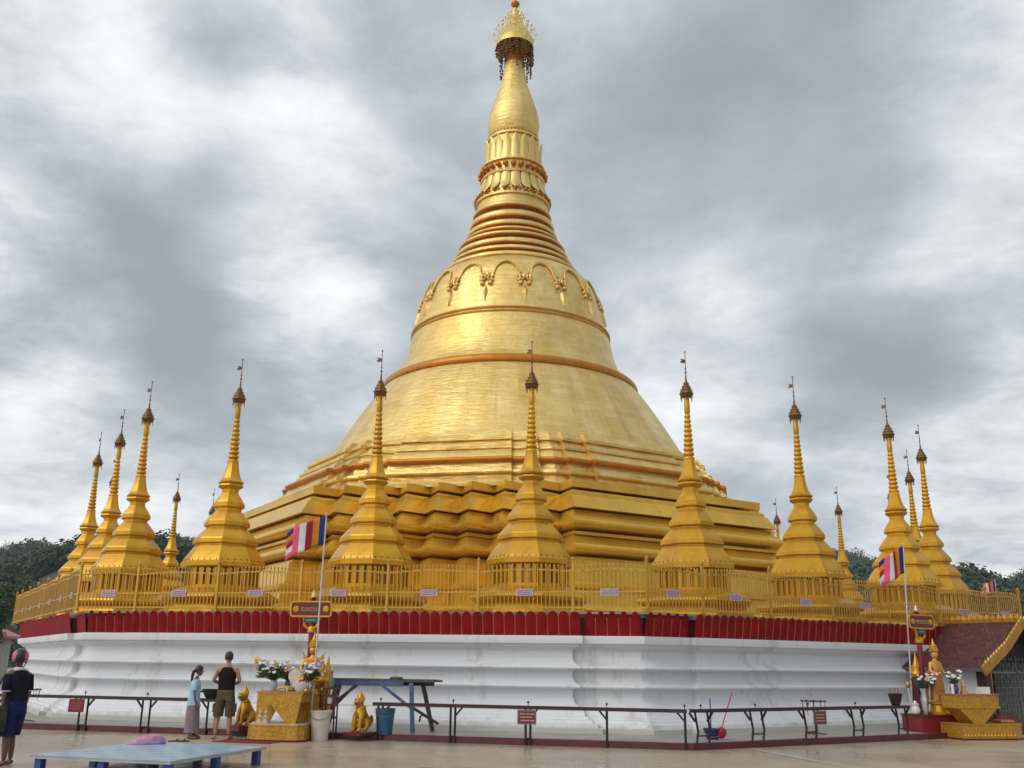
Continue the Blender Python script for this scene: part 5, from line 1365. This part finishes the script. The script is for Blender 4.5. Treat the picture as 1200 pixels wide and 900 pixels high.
b = MB(); b.rings([(0, .02, 1.425, .088, .082), (0, .022, 1.455, .078, .074), (0, .024, 1.475, .074, .07)], 22, False); b.tube([(-.11, -.03, 1.43), (0, -.075, 1.45), (.11, -.03, 1.43)], .018, 8)
b.build('collar', mat('white_trim', (.60, .60, .64), .8), pl_, smooth=60)
for sx in (-1, 1):
    b = MB(); zc = 1.115; N = 14; yy = .015 if sx > 0 else -.05
    b.tube([(sx * .212 + .063 * math.cos(2 * PI * i / N), yy + .063 * math.sin(2 * PI * i / N), zc) for i in range(N + 1)], .007, 5, False); b.build('cuff', mat('white_trim', (.60, .60, .64), .8), pl_, smooth=60)
b = MB(); b.rings([(0, 0, .76, .195, .15), (0, 0, .86, .19, .148), (0, 0, .96, .18, .14)], 26)
b.rings([(.09, .11, .44, .11, .125), (.09, .07, .62, .115, .125), (.09, .02, .82, .105, .14)], 20); b.rings([(-.075, .0, .44, .115, .13), (-.08, .0, .62, .115, .125), (-.07, .0, .82, .105, .14)], 20)
b.build('shorts', NAVYS, t, smooth=60)
k = H / 1.75 * 1.0
hel = MB(); q = MB(); q.ball((0, -.01, .045), .135, 3, (.92, 1.08, 1.0)); keep = []; mi = []
for f_ in q.f:
    c = sum((Vector(q.v[i]) for i in f_), Vector()) / len(f_)
    if c.z < -.035 or (c.y > .07 and c.z < .03): continue
    keep.append(f_); mi.append(0 if abs(c.x) < .07 else 1)
q.f = keep; q.mi = mi; hel.mesh(q, Mx)
ho = hel.build('helmet', [mat('helmet_black', (.012, .012, .016), .25), mat('helmet_pink', (.55, .08, .20), .25)], t, smooth=70)
md = ho.modifiers.new('thick', 'SOLIDIFY'); md.thickness = .012
b = MB(); q = MB(); q.tube([(-.10, .0, -.03), (-.07, .06, -.10), (0, .075, -.125), (.07, .06, -.10), (.10, 0, -.03)], .008, 6); b.mesh(q, Mx); b.build('chin_strap', HAIR_BK, ho, smooth=40)
t = thing('shoulder_bag', 'black shoulder bag with long strap at the hip of the helmeted man', 'bag', (-7.99, 15.86, 0), R(25))
b = MB(); pts = [(-.17, -.09), (.17, -.09), (.19, 0), (.17, .09), (-.17, .09), (-.19, 0)]
b.loft([(.50, [(x * .92, y * .8) for x, y in pts]), (.53, pts), (.85, pts), (.90, [(x * .9, y * .6) for x, y in pts])], True, True); b.build('bag_body', mat('bag_black', (.012, .012, .010), .7, 0, .3, 8), t, smooth=30)
b = MB(); b.box((.02, -.095, .74), (.30, .012, .20)); b.build('flap', mat('bag_flap', (.02, .022, .014), .7, 0, .3, 8), t, smooth=0)
b = MB(); q = MB(); q.lathe([(0, .03), (.006, .028), (.008, .01)], 12, uvm=False); b.mesh(q, Matrix.Translation((-.02, -.10, .66)) @ Matrix.Rotation(R(90), 4, 'X')); b.build('badge', mat('badge_grey', (.3, .3, .28), .5), t, smooth=0)
b = MB(); b.tube([(-.15, 0, .88), (-.06, .02, 1.08), (.06, .10, 1.36), (.15, .16, 1.42)], .014, 6); b.tube([(.15, 0, .88), (.16, .05, 1.05), (.17, .14, 1.38)], .014, 6); b.build('strap', HAIR_BK, t, smooth=40)

t = thing('knob_stake', 'short white stake with a gold knob beside the right flagpole', 'stake', (10.30, 25.7, .112))
b = MB(); b.tube([(0, 0, 0), (-.10, 0, 1.05)], .022, 8); b.build('stick', mat('pole_white', (.55, .55, .56), .45), t, smooth=40)
b = MB(); b.ball((-.10, 0, 1.12), .075, 2, (1, 1, 1.2)); b.build('knob', mat('knob_gold', (.50, .27, .06), .5, .3), t, smooth=60)
# red carpet by the altar
b = MB(); b.box((0, 0, .008), (1.3, .75, .012)); o = b.build('carpet', mat('carpet_red', (.16, .02, .03), .9, 0, .2, 20), None, smooth=0, loc=(-5.35, 21.25, 0), rot=R(-14)); tag(o, 'dark red carpet lying under the rounded altar step', 'carpet')

# ================================================================== far surroundings
def sky_pt(px, py, D):
    """a point at forward distance D seen where the surveyed hillside stands"""
    c_, s_ = math.cos(ROLL), math.sin(ROLL); X = px - 600; Y = py - 450
    u = c_ * X + s_ * Y; v = -s_ * X + c_ * Y
    a = u / F_PX; b_ = -v / F_PX
    d = Vector((a, math.cos(TILT) - b_ * math.sin(TILT), math.sin(TILT) + b_ * math.cos(TILT)))
    k_ = D / d.y; return Vector((d.x * k_, D, EYE + d.z * k_))
LEAVES = [mat('forest_leaf_dark', (.022, .042, .016), .75, 0, .45, .12, col2=(.038, .072, .024)), mat('forest_leaf_mid', (.040, .075, .022), .75, 0, .4, .12, col2=(.06, .10, .03))]
def clump_tree(b, base, h, rw, mi, nf, lsz=1.):
    b.cur = mi
    cx_, cy_, cz_ = base
    lob = [(random.uniform(-.5, .5) * rw, random.uniform(-.5, .5) * rw, random.uniform(.35, .95) * h, random.uniform(.35, .6) * rw) for _ in range(5)]
    for i in range(nf):
        L = random.choice(lob)
        th = random.uniform(0, 2 * PI); ph = math.acos(random.uniform(-.6, 1)); r_ = L[3] * random.uniform(.75, 1.08)
        n = Vector((math.sin(ph) * math.cos(th), math.sin(ph) * math.sin(th), math.cos(ph)))
        p = Vector((cx_ + L[0], cy_ + L[1], cz_ + L[2])) + n * r_
        tx = (n + Vector((random.uniform(-.7, .7), random.uniform(-.7, .7), random.uniform(-.4, .7)))).normalized()
        u = tx.orthogonal().normalized(); v = tx.cross(u); s_ = rw * random.uniform(.10, .22) * lsz
        a = random.uniform(0, PI); uu = (u * math.cos(a) + v * math.sin(a)) * s_; vv = (v * math.cos(a) - u * math.sin(a)) * s_ * .7
        o = len(b.v); b.v += [tuple(p - uu), tuple(p - vv), tuple(p + uu), tuple(p + vv)]; b.addf([o, o + 1, o + 2, o + 3])
def hill(prof, depth, back, m_, cleared=None, ntree=500, tsz=(6, 9), nf=70, seed=1, lsz=1.):
    """prof: ridge crest points (x, y, z); slope runs down towards the temple over `depth` metres"""
    random.seed(seed)
    P = prof; b = MB(); NV = 26; cols = []
    N = 60
    def ridge(u):
        s_ = u * (len(P) - 1); i = min(int(s_), len(P) - 2); f_ = s_ - i; return P[i].lerp(P[i + 1], f_)
    def surf(u, v):                       # v 0 crest .. 1 foot
        r_ = ridge(u); y = r_.y - depth * v; x = r_.x * (1 - depth * v / r_.y * .6)
        z = (r_.z) * (1 - v) ** 1.15 + 0.0
        z += (mnoise.noise(Vector((x * .02, y * .02, seed))) * 6 + mnoise.noise(Vector((x * .06, y * .06, seed))) * 2.) * (1 - v) * min(1, v * 4)
        return Vector((x, y, max(z - .5 * (v > .98), -.6)))
    for i in range(N + 1):
        for j in range(NV + 1): b.v.append(tuple(surf(i / N, j / NV)))
    for i in range(N):
        for j in range(NV): b.addf([i * (NV + 1) + j, i * (NV + 1) + j + 1, (i + 1) * (NV + 1) + j + 1, (i + 1) * (NV + 1) + j])
    o = len(b.v)
    for i in range(N + 1): r_ = ridge(i / N); b.v.append((r_.x * 1.1, r_.y + back, -1))
    for i in range(N): b.addf([i * (NV + 1), (i + 1) * (NV + 1), o + i + 1, o + i])
    hm = b.build('hill', m_, None, smooth=60); struct(hm)
    tb = MB()
    for _ in range(ntree):
        u = random.random(); v = random.random() ** 1.4
        p = surf(u, v)
        if cleared and cleared(u, v, p): continue
        h = random.uniform(*tsz); clump_tree(tb, (p.x, p.y, p.z - h * .25), h, h * random.uniform(.55, .8), 0 if random.random() < .65 else 1, nf, lsz)
    for i in range(int(ntree * .22)):
        u = random.random(); p = surf(u, random.uniform(0, .03)); h = random.uniform(*tsz) * random.uniform(.8, 1.25)
        clump_tree(tb, (p.x, p.y, p.z - h * .35), h, h * random.uniform(.5, .75), 0, nf, lsz)
    fo = tb.build('forest', LEAVES, None, smooth=0); struct(fo, 'stuff'); fo['label'] = 'dark wooded hillside'
    return hm, fo
SOIL = mat('hill_soil', (.03, .048, .018), .9, 0, .4, .02, col2=(.05, .06, .025))
SOILB = mat('hill_cleared', (.040, .034, .022), .9, 0, .4, .03, col2=(.062, .048, .032), bump=.5, bscale=.5)
V = lambda *a: Vector(a)
A = [ V(-282.6, 450, 45.8), V(-259.7, 450, 50.0), V(-236.3, 450, 51.9), V(-218.8, 450, 53.7), V(-204.6, 450, 51.5), V(-192.9, 450, 52.4), V(-177.2, 450, 53.4), V(-157.7, 450, 56.4), V(-147.7, 450, 55.8), V(-137.3, 450, 50.8), V(-121.1, 450, 45.9), V(-104.4, 450, 34.5), V(-83.7, 450, 17.7) ]
B = [ V(-147.6, 240, 8.9), V(-136.0, 240, 13.1), V(-124.6, 240, 19.3), V(-114.8, 240, 23.6), V(-104.8, 240, 27.9), V(-94.5, 240, 29.7), V(-83.8, 240, 27.7), V(-75.0, 240, 24.1), V(-61.9, 240, 18.1), V(-48.8, 240, 10.2) ]
Cc = [ V(136.3, 600, 26.2), V(158.2, 600, 46.8), V(185.7, 600, 65.2), V(197.8, 600, 72.7), V(207.1, 600, 70.2), V(217.6, 600, 68.8), V(227.7, 600, 64.7), V(242.8, 600, 57.1), V(262.7, 600, 48.1), V(283.5, 600, 47.4), V(299.9, 600, 52.7), V(316.9, 600, 62.8), V(339.3, 600, 71.9), V(371.6, 600, 75.5) ]
Dd = [ V(67.9, 260, 10.2), V(77.5, 260, 19.1), V(88.2, 260, 26.8), V(96.1, 260, 25.4), V(105.0, 260, 23.4), V(114.4, 260, 26.7), V(121.2, 260, 26.3), V(127.7, 260, 24.0), V(134.2, 260, 21.6), V(143.1, 260, 20.6), V(159.2, 260, 22.4) ]
A = [p - V(0, 0, 6) for p in A]; Cc = [p - V(0, 0, 8) for p in Cc]; Dd = [p - V(0, 0, 4.5) for p in Dd]; B = [p - V(0, 0, 3) for p in B]
hill(A, 150, 200, SOIL, None, 900, (5, 8), 110, 3, .7)
hill(B, 95, 120, SOILB, lambda u, v, p: (.04 < v < .66 and u > .12 and not (v > .5 and u < .35)), 420, (5, 8), 130, 5, .7)
hill(Cc, 230, 250, SOIL, None, 900, (7, 10), 90, 11, .7)
hill(Dd, 110, 120, SOIL, None, 560, (5, 8), 130, 17, .7)
random.seed(23)
BARK = mat('bark', (.05, .04, .03), .9, 0, .3, 4)
def near_tree(label, loc, h, rw, name='leafy_tree', nf=5200, mi=0):
    t = thing(name, label, 'tree', loc)
    b = MB(); b.tube([(0, 0, 0), (.1, 0, h * .3), (-.05, .1, h * .6), (.1, 0, h * .85)], [rw * .09, rw * .07, rw * .045, rw * .015], 8)
    for i in range(5):
        a = i * 1.3; z = h * (.35 + .1 * i); b.tube([(0, 0, z), (rw * .4 * math.cos(a), rw * .4 * math.sin(a), z + h * .15)], [rw * .04, rw * .012], 6)
    b.build('trunk', BARK, t, smooth=50)
    b = MB(); lob = [(random.uniform(-.6, .6) * rw, random.uniform(-.6, .6) * rw, random.uniform(.4, .95) * h, random.uniform(.3, .5) * rw) for _ in range(11)]
    for i in range(nf):
        L_ = random.choice(lob); n = Vector((random.gauss(0, 1), random.gauss(0, 1), random.gauss(.2, 1))).normalized(); p = Vector(L_[:3]) + n * L_[3] * random.uniform(.5, 1.1)
        tx = (n + Vector((random.uniform(-.8, .8), random.uniform(-.8, .8), random.uniform(-.3, .8)))).normalized(); u = tx.orthogonal().normalized(); v = tx.cross(u); s_ = rw * random.uniform(.024, .05); a = random.uniform(0, PI)
        uu = (u * math.cos(a) + v * math.sin(a)) * s_; vv = (v * math.cos(a) - u * math.sin(a)) * s_ * .6
        b.cur = mi if random.random() < .7 else 1 - mi; o = len(b.v); b.v += [tuple(p - uu), tuple(p - vv), tuple(p + uu), tuple(p + vv)]; b.addf([o, o + 1, o + 2, o + 3])
    b.build('crown', LEAVES, t, smooth=0)
near_tree('dark leafy tree beyond the left end of the platform, right behind the grey hoarding', (-31, 58, 0), 6.0, 3.2)
near_tree('yellow green tree at the left frame edge behind the pink roof', (-42, 72, 0), 8.5, 4.0, mi=1)
near_tree('dense tree beyond the right end of the gold fence', (38, 70, 0), 5.6, 3.6)
near_tree('bushy tree behind the pavilion roof at the right edge', (33, 56, 0), 4.6, 3.0, mi=1)
near_tree('taller dark tree on the far right below the wooded hill', (47, 84, 0), 7.4, 4.6)
t = thing('house', 'low house with a pink tin roof at the far left edge', 'house', (-35.5, 62, 0), R(12))
b = MB(); b.box((0, 0, 1.35), (7, 6, 2.7)); b.build('wall', mat('house_wall', (.42, .40, .36), .8, 0, .2, 2), t, smooth=0)
b = MB(); b.prism([(-4.1, 2.7), (4.1, 2.7), (4.1, 2.85), (0, 4.5), (-4.1, 2.85)], -3.5, 3.5); b.build('roof', mat('pink_tin', (.42, .12, .13), .5, 0, .2, 2), t, smooth=0)
b = MB(); b.box((0, -3.02, 1.4), (1.2, .05, 1.1)); b.build('window', mat('dark_glass', (.03, .035, .04), .15), t, smooth=0)
b = MB(); b.box((2.2, -3.02, 1.0), (.9, .05, 2.0)); b.build('door', mat('door_brown', (.10, .05, .03), .6), t, smooth=0)
t = thing('hoarding', 'pale grey panel hoarding with a thin rail at the far left', 'hoarding', (-26.0, 42.5, 0), R(6))
for i in range(5):
    b = MB(); b.box((i * 1.22 - 2.6, 0, 1.05), (1.19, .05, 1.5)); b.build('panel', mat('grey_panel', (.36, .40, .43), .5, 0, .15, 2), t, smooth=0)
for i in range(6):
    b = MB(); b.box((i * 1.22 - 3.2, .06, .9), (.07, .07, 1.8)); b.build('post', SIGNG, t, smooth=0)

# ================================================================== haze
hz = MB(); hz.box((0, 380, 95), (1500, 960, 194))
ho = hz.build('haze', [], None, smooth=0); struct(ho, 'stuff'); ho['label'] = 'thin grey blue air haze'
hm_ = bpy.data.materials.new('haze_air'); hm_.use_nodes = True; nt = hm_.node_tree
nt.nodes.remove(nt.nodes['Principled BSDF'])
vp = nt.nodes.new('ShaderNodeVolumePrincipled'); vp.inputs['Color'].default_value = (.80, .86, .94, 1); vp.inputs['Density'].default_value = .00028; vp.inputs['Anisotropy'].default_value = .2
nt.links.new(vp.outputs[0], nt.nodes['Material Output'].inputs['Volume'])
ho.data.materials.clear(); ho.data.materials.append(hm_)

# ================================================================== sky and sun
SUN = Vector((-.62, -.42, .66)).normalized()
el = math.asin(SUN.z); az = math.atan2(SUN.x, SUN.y)
w = bpy.data.worlds.new('World'); sc.world = w; w.use_nodes = True
nt = w.node_tree; L = nt.links.new
bg = nt.nodes['Background']; out = nt.nodes['World Output']
sky = nt.nodes.new('ShaderNodeTexSky'); sky.sky_type = 'NISHITA'; sky.sun_disc = False; sky.sun_elevation = el; sky.sun_rotation = az
sky.air_density = 1.; sky.dust_density = 2.
L(sky.outputs[0], bg.inputs['Color']); bg.inputs['Strength'].default_value = .08
tc = nt.nodes.new('ShaderNodeTexCoord'); D_ = tc.outputs['Generated']
def mth(op, a, b=None, c=None):
    n = nt.nodes.new('ShaderNodeMath'); n.operation = op
    for i, v in enumerate((a, b, c)):
        if v is None: continue
        if isinstance(v, (int, float)): n.inputs[i].default_value = v
        else: L(v, n.inputs[i])
    return n.outputs[0]
nrm = nt.nodes.new('ShaderNodeVectorMath'); nrm.operation = 'NORMALIZE'; L(D_, nrm.inputs[0]); D_ = nrm.outputs[0]
sp = nt.nodes.new('ShaderNodeSeparateXYZ'); L(D_, sp.inputs[0])
# flat cloud deck: direction projected on a layer overhead
zz = mth('ADD', mth('MAXIMUM', sp.outputs['Z'], 0.0), .22)
cx_ = mth('DIVIDE', sp.outputs['X'], zz); cy_ = mth('DIVIDE', sp.outputs['Y'], zz)
cv = nt.nodes.new('ShaderNodeCombineXYZ'); L(cx_, cv.inputs[0]); L(cy_, cv.inputs[1])
def noi(scale, det, rough, off, dist=0.):
    mp = nt.nodes.new('ShaderNodeMapping'); mp.inputs['Location'].default_value = off; mp.inputs['Scale'].default_value = (1, 1, 1); L(cv.outputs[0], mp.inputs['Vector'])
    n = nt.nodes.new('ShaderNodeTexNoise'); n.inputs['Scale'].default_value = scale; n.inputs['Detail'].default_value = det; n.inputs['Roughness'].default_value = rough; n.inputs['Distortion'].default_value = dist
    L(mp.outputs[0], n.inputs['Vector']); return n.outputs['Fac']
n1 = noi(1.05, 9, .60, (3.1, 1.7, 0), .15); n2 = noi(3.4, 10, .64, (7.7, 4.2, 0), .25); n3 = noi(9.5, 8, .62, (1.3, 9.1, 0), .1)
val = mth('MULTIPLY_ADD', n3, .06, mth('ADD', mth('MULTIPLY', n1, .67), mth('MULTIPLY', n2, .27)))
val = mth('MULTIPLY_ADD', mth('SUBTRACT', val, .5), 1.5, .5)
PATCH = mth('MULTIPLY_ADD', mth('SUBTRACT', n2, .5), 2.0, 1.0)
# big brighter and darker patches of the deck, some added for light (direction, angular radius, amount)
def blob(d, rad, amt):
    global val
    dv = Vector(d).normalized()
    dp = nt.nodes.new('ShaderNodeVectorMath'); dp.operation = 'DOT_PRODUCT'; L(D_, dp.inputs[0]); dp.inputs[1].default_value = dv
    mr = nt.nodes.new('ShaderNodeMapRange'); mr.interpolation_type = 'SMOOTHERSTEP'
    mr.inputs['From Min'].default_value = math.cos(R(rad)); mr.inputs['From Max'].default_value = 1.0; mr.inputs['To Min'].default_value = 0; mr.inputs['To Max'].default_value = amt
    L(dp.outputs['Value'], mr.inputs['Value']); val = mth('MULTIPLY_ADD', mr.outputs[0], PATCH, val)
BLOBS = []
BLOBS = [ ((-0.446, 0.747, 0.493), 11, 0.24), ((-0.269, 0.780, 0.565), 9, 0.13), ((-0.231, 0.871, 0.434), 10, 0.16), ((-0.460, 0.837, 0.297), 9, 0.24), ((-0.208, 0.925, 0.318), 7, 0.12), ((-0.408, 0.900, 0.150), 9, 0.18), ((0.434, 0.725, 0.535), 9, 0.18), ((0.462, 0.813, 0.355), 9, 0.18), ((0.256, 0.912, 0.320), 9, 0.07), ((0.437, 0.889, 0.139), 10, 0.18), ((-0.362, 0.794, 0.489), 12, -0.13), ((-0.370, 0.862, 0.346), 12, -0.09), ((-0.106, 0.897, 0.430), 10, -0.05), ((0.296, 0.844, 0.446), 17, -0.15), ((0.117, 0.871, 0.477), 11, -0.07), ((0.392, 0.889, 0.237), 9, -0.07), ((-0.431, 0.872, 0.230), 8, -0.06), ((-0.005, 0.804, 0.595), 10, 0.03), ((0.157, 0.935, 0.318), 8, 0.08) ,
 ((-.62, -.42, .66), 65, .30), ((-1, .1, .30), 50, .30), ((.9, -.44, .18), 55, -.08), ((-.4, -.9, .22), 50, .16)]  # out-of-view patches, added to shape the light and the gold's reflections

for d, rad, amt in BLOBS: blob(d, rad, amt)
rp = nt.nodes.new('ShaderNodeValToRGB'); L(val, rp.inputs[0])
e = rp.color_ramp.elements
e[0].position = .30; e[0].color = (.31, .345, .375, 1)
e[1].position = .80; e[1].color = (1.0, 1.0, .99, 1)
for p_, c_ in ((.42, (.40, .44, .475, 1)), (.52, (.54, .585, .625, 1)), (.64, (.76, .795, .82, 1))):
    q = e.new(p_); q.color = c_
bg2 = nt.nodes.new('ShaderNodeBackground'); L(rp.outputs[0], bg2.inputs['Color']); bg2.inputs['Strength'].default_value = 1.2
mxs = nt.nodes.new('ShaderNodeMixShader'); mxs.inputs[0].default_value = .93
L(bg.outputs[0], mxs.inputs[1]); L(bg2.outputs[0], mxs.inputs[2]); L(mxs.outputs[0], out.inputs['Surface'])
sd = bpy.data.lights.new('sun', 'SUN'); sd.energy = .8; sd.angle = R(35); sd.color = (1, .96, .90)
so = bpy.data.objects.new('sun', sd); COL.objects.link(so)
so.rotation_euler = (-SUN).to_track_quat('-Z', 'Y').to_euler(); so.location = (-30, -20, 60)
